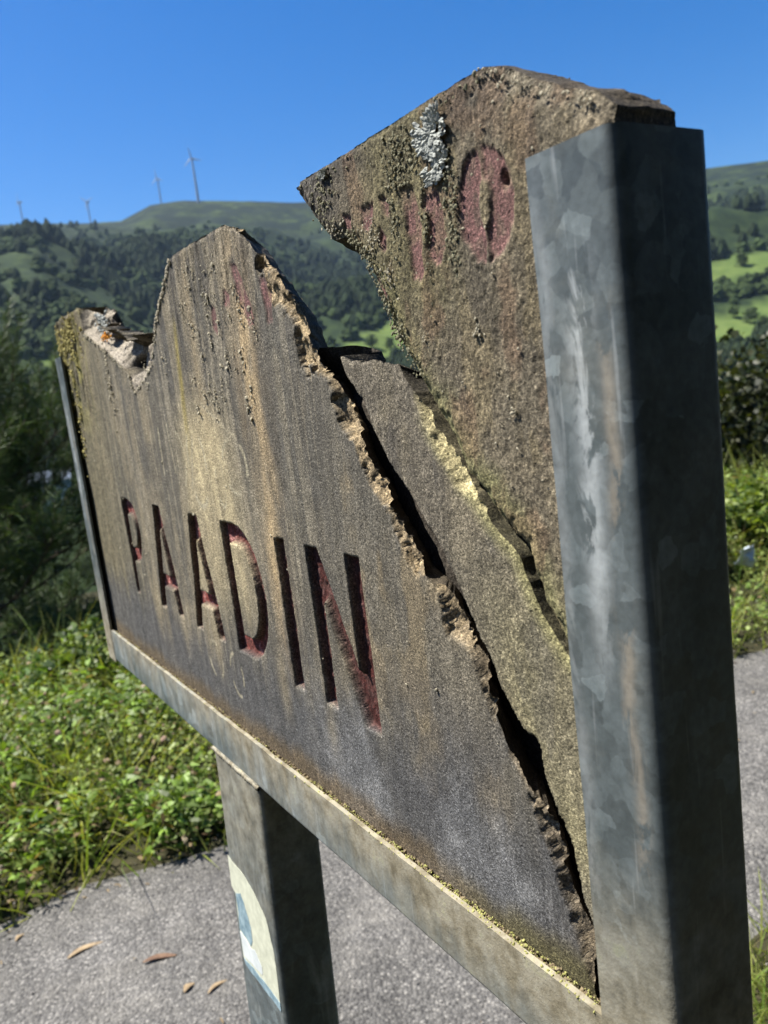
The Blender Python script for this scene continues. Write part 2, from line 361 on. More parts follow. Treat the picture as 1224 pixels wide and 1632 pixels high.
def build_board(name, outline, step, depth_fn, color_fn, shift_fn, thick=38.0, origin=None, wall_rgb=(.085, .068, .047), wj=8.0):
    lo = outline.min(0) - 2 * step; hi = outline.max(0) + 2 * step
    us = np.arange(lo[0], hi[0], step * .72); zs = np.arange(lo[1], hi[1], step * 1.38)
    U, Z = np.meshgrid(us, zs); nu, nz = len(us), len(zs)
    # inside test and nearest outline point
    d, ins, nx, ny = grid_outline(us, zs, outline)
    c = (ins[:-1, :-1].astype(int) + ins[1:, :-1] + ins[:-1, 1:] + ins[1:, 1:]) >= 2
    vid = np.arange(nu * nz).reshape(nz, nu)
    quads = np.stack([vid[:-1, :-1], vid[:-1, 1:], vid[1:, 1:], vid[1:, :-1]], -1)[c]
    used = np.unique(quads); cnt = np.bincount(quads.ravel(), minlength=nu * nz)
    remap = -np.ones(nu * nz, int); remap[used] = np.arange(len(used)); Q = remap[quads]
    u = U.ravel()[used].copy(); z = Z.ravel()[used].copy(); cn = cnt[used]; dd = d.ravel()[used]
    bnd = cn < 4; ok = bnd & (dd < 1.6 * step)
    u[ok] = nx.ravel()[used][ok]; z[ok] = ny.ravel()[used][ok]
    dep, info = depth_fn(u, z, dd)
    C = color_fn(u, z, dep, info)
    n0 = len(u)
    # boundary edges (used by one quad), oriented
    E_ = np.concatenate([Q[:, [0, 1]], Q[:, [1, 2]], Q[:, [2, 3]], Q[:, [3, 0]]])
    key = np.sort(E_, 1); kk = key[:, 0] * (n0 + 1) + key[:, 1]
    _, inv, ct = np.unique(kk, return_inverse=True, return_counts=True)
    BE = E_[ct[inv] == 1]
    bv = np.unique(BE); bm = -np.ones(n0, int); bm[bv] = np.arange(len(bv)); nb = len(bv)
    # side wall rows
    su, sz = shift_fn(u, z)
    V = [np.column_stack([u, dep, z])]; CC = [C]; F = [Q]
    rows = 9; base = n0
    for k in range(rows):
        t = k / (rows - 1); t_ = t
        y = dep[bv] * (1 - t_) + thick * t_
        jit = (fbm(u[bv] / 16 + z[bv] / 11, y / 9 + z[bv] / 14, 31, 4) - .5) * wj * np.minimum(1, t * 4) * (1 - info['cut'][bv])
        V.append(np.column_stack([u[bv] + su[bv] * t_ + jit * .8, y, z[bv] + sz[bv] * t_ + jit * .5]))
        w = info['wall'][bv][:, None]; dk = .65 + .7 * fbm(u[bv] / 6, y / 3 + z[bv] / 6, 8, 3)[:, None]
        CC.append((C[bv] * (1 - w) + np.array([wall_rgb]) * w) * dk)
        if k:
            a = base + (k - 1) * nb; b = base + k * nb
            F.append(np.column_stack([a + bm[BE[:, 1]], a + bm[BE[:, 0]], b + bm[BE[:, 0]], b + bm[BE[:, 1]]]))
    nb_end = base + rows * nb
    # back cap, coarse copy of the front
    K = 4; hz, hu = (c.shape[0] // K) * K, (c.shape[1] // K) * K
    cc = c[:hz, :hu].reshape(hz // K, K, hu // K, K).all((1, 3)); jz, ju = np.nonzero(cc); jz = jz * K; ju = ju * K
    bq = np.stack([vid[jz, ju], vid[jz, ju + K], vid[jz + K, ju + K], vid[jz + K, ju]], -1); bq = remap[bq]; bu = np.unique(bq); br_ = np.zeros(n0, int); br_[bu] = np.arange(len(bu))
    V.append(np.column_stack([u[bu] + su[bu], np.full(len(bu), thick), z[bu] + sz[bu]])); CC.append(np.tile([[.11, .095, .07]], (len(bu), 1)))
    F.append((br_[bq] + nb_end)[:, ::-1])
    V = np.concatenate(V); CC = np.concatenate(CC)
    o = np.array(origin, float); V = (V - o) / 1000
    me = mesh_np(name, V, F); color_attr(me, np.clip(CC * .95, 0, 1))
    ob = obj(name, me, M_WOOD); place(ob, origin)
    return ob

def lerp(C, m, c): return C * (1 - m[:, None]) + np.asarray(c, float)[None, :] * m[:, None]
def grain(u, z, s=1):
    warp = (fbm(u / 90, z / 140, 40 + s, 3) - .5) * 30
    g = fbm((u + warp) / 3.2, z / 60, 50 + s, 3); g2 = fbm((u + warp) / 12, z / 150, 60 + s, 3)
    return g, g2
def relief(u, z, s, amp=1.0):
    g, g2 = grain(u, z, s)
    return amp * ((g - .5) * .4 + (g2 - .5) * 2.2 + (fbm(u / 2.2, z / 2.8, 70 + s, 3) - .5) * (.7 if s == 1 else 1.4) + (fbm(u / 60, z / 60, 80 + s, 2) - .5) * 2)

# -- carved letters
def dshape(x0, x1, z0, z1, k=.62):
    h = (z1 - z0) / 2; rx = (x1 - x0) * k; cx = x1 - rx; zc = (z0 + z1) / 2
    a = np.linspace(-math.pi / 2, math.pi / 2, 22)
    return [(x0, z0)] + [(cx + rx * math.cos(t), zc + h * math.sin(t)) for t in a] + [(x0, z1)]
def rect(x0, x1, z0, z1): return [(x0, z0), (x1, z0), (x1, z1), (x0, z1)]
def letters_sdf(u, z):
    out = np.full(u.shape, 99.0)
    def grp(bb, polys, holes=()):
        m = (u > bb[0] - 6) & (u < bb[1] + 6) & (z < -95) & (z > -240)
        U_, Z_ = u[m], z[m]; s = np.full(U_.shape, 99.0)
        for p in polys: s = np.minimum(s, sdf(U_, Z_, p))
        for h, keep in holes:
            s2 = np.maximum(s, -sdf(U_, Z_, h)); s = s2
            if keep is not None: s = np.minimum(s, sdf(U_, Z_, keep))
        out[m] = np.minimum(out[m], s)
    grp((-1050, -982), [rect(-1048, -1032, -226, -102), dshape(-1048, -983, -182, -102)], [(dshape(-1030, -1001, -165, -120), None)])
    for x, zz in ((0, 0), (125, -1)):
        grp((-942 + x, -857 + x), [[(-941 + x, -227 + zz), (-923 + x, -227 + zz), (-892 + x, -103 + zz), (-911 + x, -103 + zz)],
             [(-903 + x, -103 + zz), (-885 + x, -103 + zz), (-858 + x, -227 + zz), (-875 + x, -227 + zz)], rect(-925 + x, -870 + x, -198 + zz, -184 + zz)])
    grp((-698, -616), [dshape(-698, -616, -228, -105)], [(dshape(-680, -635, -211, -122), None)])
    grp((-580, -561), [rect(-579, -562, -232, -109)])
    grp((-526, -446), [rect(-525, -507.5, -232, -110), rect(-466, -447.5, -233, -110), [(-525, -110), (-506, -110), (-448, -233), (-467, -233)]])
    return out
def paint_m(u, z, polys, soft=1.6):
    m = np.zeros(u.shape)
    for p in polys:
        p = np.array(p, float); b0 = p.min(0) - 6; b1 = p.max(0) + 6
        k = (u > b0[0]) & (u < b1[0]) & (z > b0[1]) & (z < b1[1])
        if k.any(): m[k] = np.maximum(m[k], 1 - ss(-soft, soft, sdf(u[k], z[k], p) + (fbm(u[k] / 5, z[k] / 9, 5, 3) - .5) * 5))
    return m

# -- the large left piece
chip_line = [(-457, 8), (-449, -10), (-447, -23), (-432, -32), (-426, -47), (-418, -58), (-402, -76), (-399, -86), (-385, -109), (-370, -112), (-363, -120), (-357, -141), (-342, -146),
             (-334, -154), (-325, -176), (-317, -193), (-311, -206), (-302, -216), (-296, -228), (-292, -239), (-286, -248), (-282, -259), (-276, -273), (-274, -282), (-269, -299), (-264, -318)]
_rr = np.random.default_rng(91); _cz = [4.0]
while _cz[-1] > -318: _cz.append(_cz[-1] - float(_rr.choice([5, 9, 14, 20, 28], p=[.15, .25, .25, .2, .15])))
_cz = np.array(_cz[:-1]); _cl = np.array(chip_line, float)[::-1]; _cu = np.interp(_cz, _cl[:, 1], _cl[:, 0]); _lo = 1 - ss(-135, -165, _cz)
_led = 1.3 + _rr.choice([-.6, 0, 1.2, 2.6], len(_cz), p=[.3, .35, .25, .1])
for _a, _c, _w in ((6, -16, 9), (4, -58, 9), (10, -97, 13), (4, -128, 7), (5, -236, 9), (4, -292, 10)): _led = _led + _a * np.exp(-((_cz - _c) / _w) ** 2)
main_crack = [(float(u_ + max(l_, .8)), float(z_)) for u_, z_, l_ in zip(_cu, _cz, _led)] + [(-263, -324), (-263, -350)]
main_right = [(-587, 134), (-567, 127), (-549, 113), (-537, 101), (-524, 91), (-512, 78), (-493, 61), (-484, 43), (-475, 26), (-464, 13)] + main_crack
notch_sil = [(-1117, 147), (-1043, 139), (-1037, 119), (-989, 104), (-974, 96), (-936, 96), (-916, 90), (-902, 83), (-878, 85), (-830, 82), (-800, 76)]
notch_ridge = [(-1105, 146), (-1098, 115), (-1039, 94), (-976, 72), (-935, 55), (-919, 50), (-902, 26), (-855, 38), (-822, 51), (-800, 76)]
out_main = [(-1256, -350, 0), (-1256, 60, 1.5), (-1260, 100, 2), (-1258, 138, 2), (-1240, 147, 1.5), (-1190, 148, 1.2), (-1150, 148, 1)] + \
           [(a, b, 3.6) for a, b in notch_sil] + [(-806, 80, 1.5), (-790, 90, 1.5), (-782, 95, 1.5), (-759, 109, 1.5), (-742, 123, 1), (-720, 135.5, .35), (-676, 136, .35), (-623, 135, .35)] + \
           [(a, b, 1.3) for a, b in main_right[:10]] + [(a, b, .55) for a, b in main_right[10:]]
out_main = roughen(out_main, seed=3)
chip_poly = np.array([(-466, 18)] + chip_line + [(a + 6, b) for a, b in main_crack[::-1]])
top_chip = np.array([(-575, 131), (-549, 118), (-541, 99), (-527, 84), (-530, 70), (-512, 62), (-500, 48), (-498, 30), (-480, 18), (-462, 10), (-440, 40), (-480, 90), (-540, 130)])
M_PAINT = [[(-588, 104), (-575, 102), (-570, 90), (-564, 76), (-557, 61), (-561, 54), (-569, 56), (-580, 73), (-584, 90)],
           [(-540, 87), (-530, 84), (-527, 75), (-527, 63), (-528, 54), (-537, 55), (-537, 70), (-539, 80)], [(-609, 88), (-598, 85), (-600, 75), (-610, 77)],
           [(-640, 82), (-632, 78), (-636, 58), (-643, 64)]]
def main_depth(u, z, dd):
    y = relief(u, z, 1, .62 + .5 * ss(-900, -1200, u))
    fur = ss(-1060, -1180, u) * ss(-40, 60, z)
    y = y + fur * (fbm(u / 7, z / 55, 90, 3) - .5) * 9
    wthr = ss(20, 110, z) * ss(-820, -700, u)
    y = y + wthr * (fbm(u / 5.5, z / 26, 91, 3) - .45) * 3.2
    nk = seg_dist(u, z, notch_ridge, False)[0]; nsil = seg_dist(u, z, notch_sil, False)[0]
    npoly = np.array(notch_ridge + notch_sil[::-1]); ni = sdf(u, z, npoly) < 0
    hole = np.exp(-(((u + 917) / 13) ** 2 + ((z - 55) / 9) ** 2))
    nd = np.where(ni, (30 * (nk / (nk + nsil + 1e-3)) ** .8) * (.75 + .5 * fbm(u / 12, z / 12, 15, 4)) + (fbm(u / 9, z / 9, 16, 4) - .5) * 9 * np.minimum(1, nk / 4), 0)
    nd = nd + hole * 24 * ni
    y = y + np.maximum(nd, 0)
    la = .6 * u - .8 * z; lb = .8 * u + .6 * z        # along / across the crack
    wu = u + (fbm(u / 5, z / 5, 141, 2) - .5) * 5; wz = z + (fbm(u / 5, z / 5, 142, 2) - .5) * 7
    wa0 = .6 * wu - .8 * wz; wb0 = .8 * wu + .6 * wz
    cd = sdf(u, z, chip_poly) + (facet(wa0 / 26, wb0 / 9, 17, .5) - .62) * 7 + (fbm(u / 3, z / 3, 117, 3) - .5) * 3.0
    cm = ss(.8, -.8, cd)
    wa = .6 * wu - .8 * wz; wb = .8 * wu + .6 * wz
    cdep = cm * np.clip(.6 + 5.5 * facet(wa / 34, wb / 7, 18, .7) + np.maximum(-cd, 0) * .55 + 1.5 * (facet(wa / 11, wb / 3, 19, .8) - .5) + (fbm(u / 1.5, z / 1.5, 119, 3) - .5) * 2.0, .5, 14)
    td = sdf(u, z, top_chip) + (facet(wu / 9, wz / 16, 27, .5) - .5) * 12 + (facet(wu / 3, wz / 5, 127, .6) - .5) * 4
    tm = ss(.8, -.8, td); tdep = tm * np.clip(.5 + 7 * facet(wa0 / 24, wb0 / 8, 28, .9) + 2 * (facet(wa0 / 8, wb0 / 3, 29, 1.0) - .5) + (fbm(u / 1.6, z / 1.6, 120, 2) - .5) * 1.6, .4, 14)
    y = y + cdep + tdep
    L = letters_sdf(u, z) + (fbm(u / 4, z / 4, 23, 3) - .5) * 1.2
    lm = ss(.9, -.9, L); y = y * (1 - .5 * lm) + lm * (6.4 + (fbm(u / 2.5, z / 3, 24, 3) - .5) * 2.4)
    p = paint_m(u, z, M_PAINT); y = y * (1 - .7 * p) + p * 1.2
    z_edge = ss(2.5, 0, dd) * .9; y = y + z_edge
    cut = (ss(128, 132, z) * (u > -735) * (u < -560)) + (z < -345) * 1.0 + (u < -1250) * .7
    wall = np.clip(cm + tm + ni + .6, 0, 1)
    return y, dict(cut=np.clip(cut, 0, 1), chip=np.clip(cm + tm, 0, 1), notch=ni * 1.0, lm=lm, L=L, p=p, wall=wall, hole=hole * ni, fur=fur, wthr=wthr)
def main_color(u, z, y, I):
    g, g2 = grain(u, z, 1)
    C = np.tile([[.182, .156, .110]], (len(u), 1))
    n = fbm(u / 55, z / 200, 100, 4); n2 = fbm(u / 24, z / 170, 101, 4); n3 = fbm(u / 70, z / 70, 102, 4)
    C = lerp(C, ss(.42, .60, n) * .75, (.092, .086, .072)); C = lerp(C, ss(.55, .72, n2) * .5, (.24, .20, .13))
    C = lerp(C, ss(.50, .66, fbm(u / 38, z / 46, 132, 4)) * .5, (.075, .072, .064))
    # olive cast on the left, wet grey towards the right, pale band through the letters
    dv = ss(.54, .66, fbm(u / 13, z / 240, 134, 3)) * ss(-330, -240, z); C = lerp(C, dv * .6, (.066, .062, .056)); dv = ss(.56, .68, fbm(u / 6, z / 120, 135, 3)); C = lerp(C, dv * .45, (.27, .235, .17))
    C = lerp(C, ss(-900, -1200, u) * .5, (.17, .145, .072))
    C = lerp(C, ss(-560, -470, u + (n3 - .5) * 90) * .6, (.118, .106, .084)); C = lerp(C, ss(-520, -440, u) * ss(.50, .64, fbm(u / 30, z / 60, 133, 4)) * .55, (.20, .155, .09))
    oc = np.exp(-((u + 582 - .03 * z + (n2 - .5) * 26) / 21) ** 2) * ss(-255, -150, z) * ss(150, 90, z); C = lerp(C, oc * (.30 + .9 * ss(.35, .65, fbm(u / 18, z / 60, 131, 3))) * .85, (.34, .255, .145))
    pale = ss(-820, -730, u) * ss(-610, -680, u) * ss(-225, -150, z) * ss(30, -40, z); C = lerp(C, np.clip(pale * (.55 + 1.2 * (n2 - .35)), 0, 1), (.42, .35, .21))
    st = np.exp(-((u + 744 - .12 * (z - 20)) / 5) ** 2) * ss(-60, 10, z) * ss(95, 60, z); C = lerp(C, st * .65, (.30, .24, .06))
    st = np.exp(-((u + 690 + (n2 - .5) * 20) / 9) ** 2) * ss(-100, 60, z); C = lerp(C, st * .5, (.30, .235, .14))
    low = ss(-205, -268, z + (n2 - .5) * 75 - 12 * ss(-900, -1200, u)); C = lerp(C, low * .82, (.080, .080, .082))
    lr = low * ss(-620, -450, u); C = lerp(C, lr * ss(.42, .62, n3) * .75, (.20, .20, .20))
    for uc, wd_, am in ((-604, 10, .7), (-760, 12, .6), (-520, 9, .5), (-860, 9, .5), (-960, 12, .5)):
        st = np.exp(-((u - uc + (n3 - .5) * 16) / wd_) ** 2) * ss(-285, -240, z) * ss(-190, -225, z); C = lerp(C, st * am, (.30, .245, .15))
    ch = ss(-150, -215, z + (n3 - .5) * 70) * ss(-690, -560, u + (n2 - .5) * 80) * ss(.40, .56, fbm(u / 34, z / 44, 136, 4)); C = lerp(C, ch * .5, (.066, .066, .068))
    rim = ss(-289, -308, z + (n2 - .5) * 22); C = lerp(C, rim * .65, (.125, .086, .040))
    C = lerp(C, rim * ss(-420, -300, u) * .5, (.075, .080, .028))
    C = lerp(C, I['fur'] * ss(.45, .62, fbm(u / 16, z / 40, 103, 3)) * .8, (.30, .27, .085))
    C = lerp(C, I['wthr'] * ss(.5, .66, fbm(u / 9, z / 34, 104, 3)) * .75, (.060, .055, .048))
    C = C * (.84 + .32 * g)[:, None]
    # saw marks and scratches
    for (a, b) in (((-839, -16), (-843, -64)), ((-807, -12), (-804, -61)), ((-738, -26), (-759, -77)), ((-698, 3), (-628, -29))):
        C = lerp(C, .95 * ss(2.6, 0, seg_dist(u, z, [a, b], False)[0]), (.33, .29, .2))
    for (cx, cz, rx, rz) in ((-781, -47, 12, 26), (-735, -55, 24, 38), (-679, -66, 9, 24), (-640, -52, 26, 24), (-770, -255, 18, 20), (-715, -258, 16, 22)):
        rr = np.abs(np.hypot((u - cx) / rx, (z - cz) / rz) - 1); C = lerp(C, .9 * ss(.12, .02, rr) * ss(-.5, .2, np.sin(3 * np.arctan2(z - cz, u - cx) + cx)), (.36, .32, .22))
    # broken wood
    f = fbm(u / 6, z / 8, 105, 4)
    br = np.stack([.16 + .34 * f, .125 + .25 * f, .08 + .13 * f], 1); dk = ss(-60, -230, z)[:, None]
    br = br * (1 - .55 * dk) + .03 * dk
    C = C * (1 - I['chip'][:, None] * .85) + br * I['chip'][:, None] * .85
    nb = np.stack([.20 + .16 * f, .175 + .14 * f, .14 + .11 * f], 1); C = C * (1 - I['notch'][:, None] * .8) + nb * I['notch'][:, None] * .8
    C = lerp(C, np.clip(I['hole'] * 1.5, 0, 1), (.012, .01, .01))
    # red paint left in the carving
    pf = fbm(u / 5, z / 6, 106, 4); red = np.stack([.30 + .22 * ss(.5, .7, pf), .075 + .17 * ss(.52, .72, pf), .06 + .16 * ss(.52, .72, pf)], 1)
    lm = ss(.6, -.5, I['L']); fl = ss(-1.2, -2.6, I['L']) * (.45 + .55 * ss(.34, .5, fbm(u / 8, z / 10, 107, 3)))
    bright = ss(-560, -720, u)[:, None]; red = red * (.20 + .55 * bright)
    C = lerp(C, lm * .9, (.085, .035, .03)); C = C * (1 - fl[:, None]) + red * fl[:, None]  # groove walls darker than the floor, their shade put into the colour
    C = lerp(C, I['p'] * (.45 + .55 * ss(.35, .6, fbm(u / 5, z / 12, 108, 3))), (.15, .075, .07))
    return C
def shift_right_crack(S, ref, reach=85.):
    def f(u, z):
        d = seg_dist(u, z, ref, False)[0]; w = np.exp(-(d / reach) ** 1.3)
        k = 1; return -S * w * k, -S * .12 * w
    return f
_sr = shift_right_crack(40, main_right)
def main_shift(u, z):
    a, b = _sr(u, z); return a, b - 16 * np.exp(-seg_dist(u, z, notch_sil, False)[0] / 18)
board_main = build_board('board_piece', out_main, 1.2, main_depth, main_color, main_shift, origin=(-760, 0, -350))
tag(board_main, 'largest weathered wooden board piece, carved with the letters PAADIN', 'sign board', 'pieces of the broken wooden sign board')

# -- the narrow middle splinter
mid_left = [(-441, 21), (-434, 9), (-417, -8), (-410, -22), (-402, -37), (-391, -50), (-380, -60), (-369, -76), (-355, -89), (-346, -106), (-336, -123), (-320, -151), (-315, -164), (-299, -183),
            (-290, -184), (-285, -206), (-276, -224), (-271, -236), (-267, -260), (-261, -277), (-259, -318), (-258, -345)]
mid_right = [(-372, 5), (-363, -6), (-357, -16), (-350, -27), (-333, -45), (-328.5, -53), (-315, -64), (-307.5, -74), (-290, -88), (-285.5, -99), (-280.5, -109), (-272.5, -121), (-261, -134), (-247.5, -144), (-214, -165)]
rec = [(-481, 30), (-489, 24), (-487, 14), (-478, 0), (-462, -18), (-446, -40), (-425, -62), (-404, -92), (-384, -118), (-362, -142), (-346, -165), (-332, -192), (-322, -220), (-314, -250), (-306, -285), (-300, -318), (-298, -344)]
rec = [(a - 26 * float(ss(4, -14, np.array(b))) * (1 if b > -300 else .4), b) for a, b in rec]
out_mid = [(-214, -345, 0), (-214, -165, 1)] + [(a, b, 1.1) for a, b in mid_right[::-1]][1:] + [(-375, 11, 1.2), (-380, 11, 1.2), (-401, 16, 1.2), (-420, 18, 1.2), (-441, 22, 1), (-462, 28, .8)] + \
          [(a, b, .6) for a, b in rec]
out_mid = roughen(out_mid, seed=5)
rec_poly = np.array([(-441, 40)] + mid_left + [(-258, -360), (-310, -360)] + [(a - 6, b) for a, b in rec[::-1]] + [(-500, 50)])
mid_chip = np.array([(-367, 2), (-360, -16), (-351, -34), (-342, -46), (-329, -60), (-318, -66), (-312, -68), (-320, -52), (-345, -20), (-360, 4)])
def mid_depth(u, z, dd):
    y = relief(u, z, 2, .6)
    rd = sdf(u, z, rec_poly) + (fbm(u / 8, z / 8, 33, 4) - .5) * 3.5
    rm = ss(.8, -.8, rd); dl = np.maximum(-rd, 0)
    tip = np.clip(5 + .62 * (31 - z) + .62 * (u + 489), 3, 33); w_ = ss(-14, 2, z)
    y = y + rm * np.clip(w_ * tip + (1 - w_) * (24 + dl * .1) + (fbm(u / 7, z / 9, 34, 4) - .5) * 3, 2, 34)
    cd = sdf(u, z, mid_chip) + (fbm(u / 12, z / 14, 35, 3) - .5) * 6 + (fbm(u / 3, z / 3, 135, 3) - .5) * 3
    cm = ss(1.5, -3, cd); y = y + cm * np.clip(1 + np.maximum(-cd, 0) * .8 + (fbm(u / 4, z / 4, 36, 3) - .5) * 3, .3, 8)
    y = y + ss(1.8, 0, dd) * .7 * (1 - rm)
    cut = (z < -340) * 1.0 + (u > -218) * 1.0
    return y, dict(cut=np.clip(cut, 0, 1), chip=cm, rec=rm, wall=np.full(u.shape, .85), dd=dd)
def mid_color(u, z, y, I):
    g, g2 = grain(u, z, 2); n = fbm(u / 30, z / 60, 110, 4); n2 = fbm(u / 14, z / 50, 111, 4)
    C = np.tile([[.135, .117, .088]], (len(u), 1))
    C = lerp(C, ss(.45, .65, n) * .6, (.20, .17, .115))
    ol = ss(-70, -150, z + (n - .5) * 60) * ss(-345, -290, u + .25 * (z + 150)); C = lerp(C, ol * .6 * (.5 + n), (.235, .208, .115))
    C = lerp(C, ss(-215, -265, z + (n - .5) * 40) * .65, (.13, .118, .10))
    C = lerp(C, ss(.55, .7, n2) * .4, (.07, .065, .06))
    e = ss(12, 0, seg_dist(u, z, mid_right, False)[0]) * ss(-10, -40, z); C = lerp(C, e * .75, (.29, .265, .12))
    C = C * (.84 + .32 * g)[:, None]
    f = fbm(u / 6, z / 8, 112, 4)
    C = lerp(C, I['chip'] * .9, (.40, .345, .185)); C = C * (.75 + .5 * f)[:, None]
    C = lerp(C, I['rec'] * .95, (.05, .042, .034))  # recess floor almost black: crack shade painted into the colour
    return C
board_mid = build_board('board_piece', out_mid, 1.0, mid_depth, mid_color, lambda u, z: (0 * u, -16 * ss(-10, 8, z)), origin=(-300, 0, -345), wall_rgb=(.030, .026, .019), wj=3.0)  # wall colour darkened to paint in the shade of the cracks
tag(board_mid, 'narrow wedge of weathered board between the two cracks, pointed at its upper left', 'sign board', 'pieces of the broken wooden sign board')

# -- the right piece, standing highest
right_left = [(-473, 130), (-462, 119), (-441, 97), (-434, 90), (-414, 88), (-406, 79), (-394, 67), (-391, 58), (-383, 44), (-377, 30), (-371, 20), (-365, 11), (-358, 0), (-349, -11), (-334, -33), (-326, -50),
              (-312, -60), (-305, -70), (-287, -84), (-282, -97), (-277, -107), (-270, -118), (-259, -131), (-246, -141), (-214, -162)]
out_right = [(-214, 92, 0), (-222, 100, 1.2), (-235, 105, 1.2), (-252, 114, 1.2), (-270, 125, 1.2), (-285, 131, .3), (-340, 131, .3), (-459, 130.5, .5)] + [(a, b, 1.2) for a, b in right_left]
out_right = roughen(out_right, seed=9)
def arc(cx, cz, rx, rz, a0, a1, t):
    o_ = [(cx + rx * math.cos(math.radians(a)), cz + rz * math.sin(math.radians(a))) for a in np.linspace(a0, a1, 12)]
    i_ = [(cx + (rx - t) * math.cos(math.radians(a)), cz + (rz - t) * math.sin(math.radians(a))) for a in np.linspace(a1, a0, 12)]; return o_ + i_
R_PAINT = [arc(-289.5, 75, 19, 25, 94, 262, 14.5), arc(-289.5, 75, 19, 25, -86, 88, 14), [(-353, 99), (-341, 98), (-340, 76), (-341, 54), (-344, 51), (-351, 52), (-352, 77)], arc(-338, 75, 19, 24, -66, 66, 13),
           [(-397, 100), (-381, 98), (-384, 88), (-390, 84), (-394, 88)], [(-375, 99), (-365, 96), (-366, 88), (-370, 91)], [(-376, 84), (-371, 78), (-374, 72), (-379, 77)],
           [(-415, 100), (-405, 98), (-407, 90), (-413, 92)], [(-392, 66), (-384, 60), (-376, 46), (-384, 50)]]
def right_depth(u, z, dd):
    y = relief(u, z, 3, .7) + (fbm(u / 1.7, z / 2.0, 44, 2) - .5) * .9
    el = seg_dist(u, z, right_left, False)[0]
    y = y + ss(9, 0, el + (fbm(u / 5, z / 5, 41, 3) - .5) * 8) * 3.2 + ss(3, 0, dd) * .8
    tr = ss(-300, -260, u) * ss(16, 0, seg_dist(u, z, [(-290, 131), (-252, 114), (-214, 93)], False)[0] + (fbm(u / 6, z / 6, 42, 3) - .5) * 12); y = y + tr * 2.5
    p = paint_m(u, z, R_PAINT); y = y * (1 - .75 * p) + p * 1.5
    nick = np.exp(-(((u + 276) / 2.2) ** 2 + ((z - 82) / 3.2) ** 2)); y = y + nick * 5
    cut = ss(126, 130, z) * (u < -288) + (u > -218) * .6
    return y, dict(cut=np.clip(cut, 0, 1), p=p, el=el, wall=np.full(u.shape, .8), tr=tr)
def right_color(u, z, y, I):
    g, g2 = grain(u, z, 3); n = fbm(u / 34, z / 60, 120, 4); n2 = fbm(u / 12, z / 40, 121, 4); n3 = fbm(u / 18, z / 18, 122, 4)
    C = np.tile([[.180, .150, .100]], (len(u), 1))
    C = lerp(C, ss(.42, .62, n) * .55, (.125, .108, .08)); C = lerp(C, ss(.5, .68, n2) * .5, (.255, .205, .115))
    C = lerp(C, ss(108, 128, z + (n3 - .5) * 22) * .65, (.082, .074, .062))
    C = lerp(C, ss(-395, -440, u + (n3 - .5) * 30) * .7, (.085, .078, .072))
    ol = ss(-395, -370, u) * ss(-300, -330, u) * ss(10, 60, z); C = lerp(C, ol * .55, (.20, .175, .075))
    mo = ss(26, 3, I['el'] + (n3 - .5) * 22) * ss(110, 40, z); C = lerp(C, mo * .65, (.235, .225, .095))
    C = lerp(C, ss(-240, -222, u) * .35, (.23, .17, .09)); C = lerp(C, I['tr'] * .5, (.30, .26, .19))
    C = lerp(C, ss(.52, .66, fbm(u / 20, z / 30, 124, 4)) * .5, (.17, .105, .065))
    C = C * (.82 + .36 * g)[:, None] * (.70 + .16 * ss(40, -60, z))[:, None] * (.72 + .56 * fbm(u / 9, z / 11, 125, 3))[:, None]
    pm = I['p'] * (.55 + .45 * ss(.32, .55, fbm(u / 4, z / 8, 123, 3)))
    dz = ss(86, 96, z) * ss(-310, -320, u) * (u > -360); C = lerp(C, pm * .9 * (1 - .6 * dz), (.165, .080, .075))
    C = lerp(C, pm * dz * .6, (.22, .16, .10))
    return C
def right_shift(u, z):
    d = seg_dist(u, z, [(-470, 128), (-434, 90), (-406, 79), (-377, 30), (-330, -45), (-290, -90)], False)[0]; w = np.exp(-(d / 45) ** 1.3)
    return -20 * w, -9 * w * ss(40, 80, z)
board_right = build_board('board_piece', out_right, 0.9, right_depth, right_color, right_shift, origin=(-300, 0, -160), wall_rgb=(.040, .033, .025))  # side walls and end coloured darker than the face, shade painted in
tag(board_right, 'tallest weathered board piece with faded red letters, held by the near steel upright', 'sign board', 'pieces of the broken wooden sign board')

# ------------------------------------------------------------------ lichens on the board
def lumps(pts, sizes, seed, flat=.55, sub=1):
    """many small lumpy crumbs joined: pts in mm board coordinates"""
    rng = np.random.default_rng(seed)
    bm = bmesh.new(); bmesh.ops.create_icosphere(bm, subdivisions=sub, radius=1.0)
    bv = np.array([v.co[:] for v in bm.verts]); bf = np.array([[v.index for v in f.verts] for f in bm.faces]); bm.free()
    n = len(pts); nv = len(bv)
    R = np.stack([np.array(Euler(rng.uniform(0, 6.28, 3)).to_matrix()) for _ in range(n)])
    S = sizes[:, None, None] * rng.uniform(.55, 1.35, (n, 1, 3))
    J = 1 + rng.uniform(-.32, .32, (n, nv, 1))
    P = np.einsum('nij,nvj->nvi', R, bv[None] * S * J); P[:, :, 1] *= flat
    P = P + pts[:, None, :]
    F = (bf[None] + (np.arange(n) * nv)[:, None, None]).reshape(-1, 3)
    return P.reshape(-1, 3), F
def lichen(parent, name, P, F, mat, origin, label=None, smooth=False):
    me = mesh_np(name, (P - np.array(origin, float)) / 1000, F, smooth); o = obj(name, me, mat, parent)
    o.matrix_parent_inverse = Matrix.Identity(4)
    if label: o['label'] = label
    return o
ML_GREY = mat_simple('grey_lichen', (.20, .21, .195), (.42, .435, .40), 500, .9, .0002)
ML_GREEN = mat_simple('greygreen_lichen', (.10, .095, .06), (.25, .235, .15), 400, .95, .0003)
ML_YELLOW = mat_simple('yellow_lichen', (.17, .145, .045), (.34, .30, .11), 400, .95, .0003)
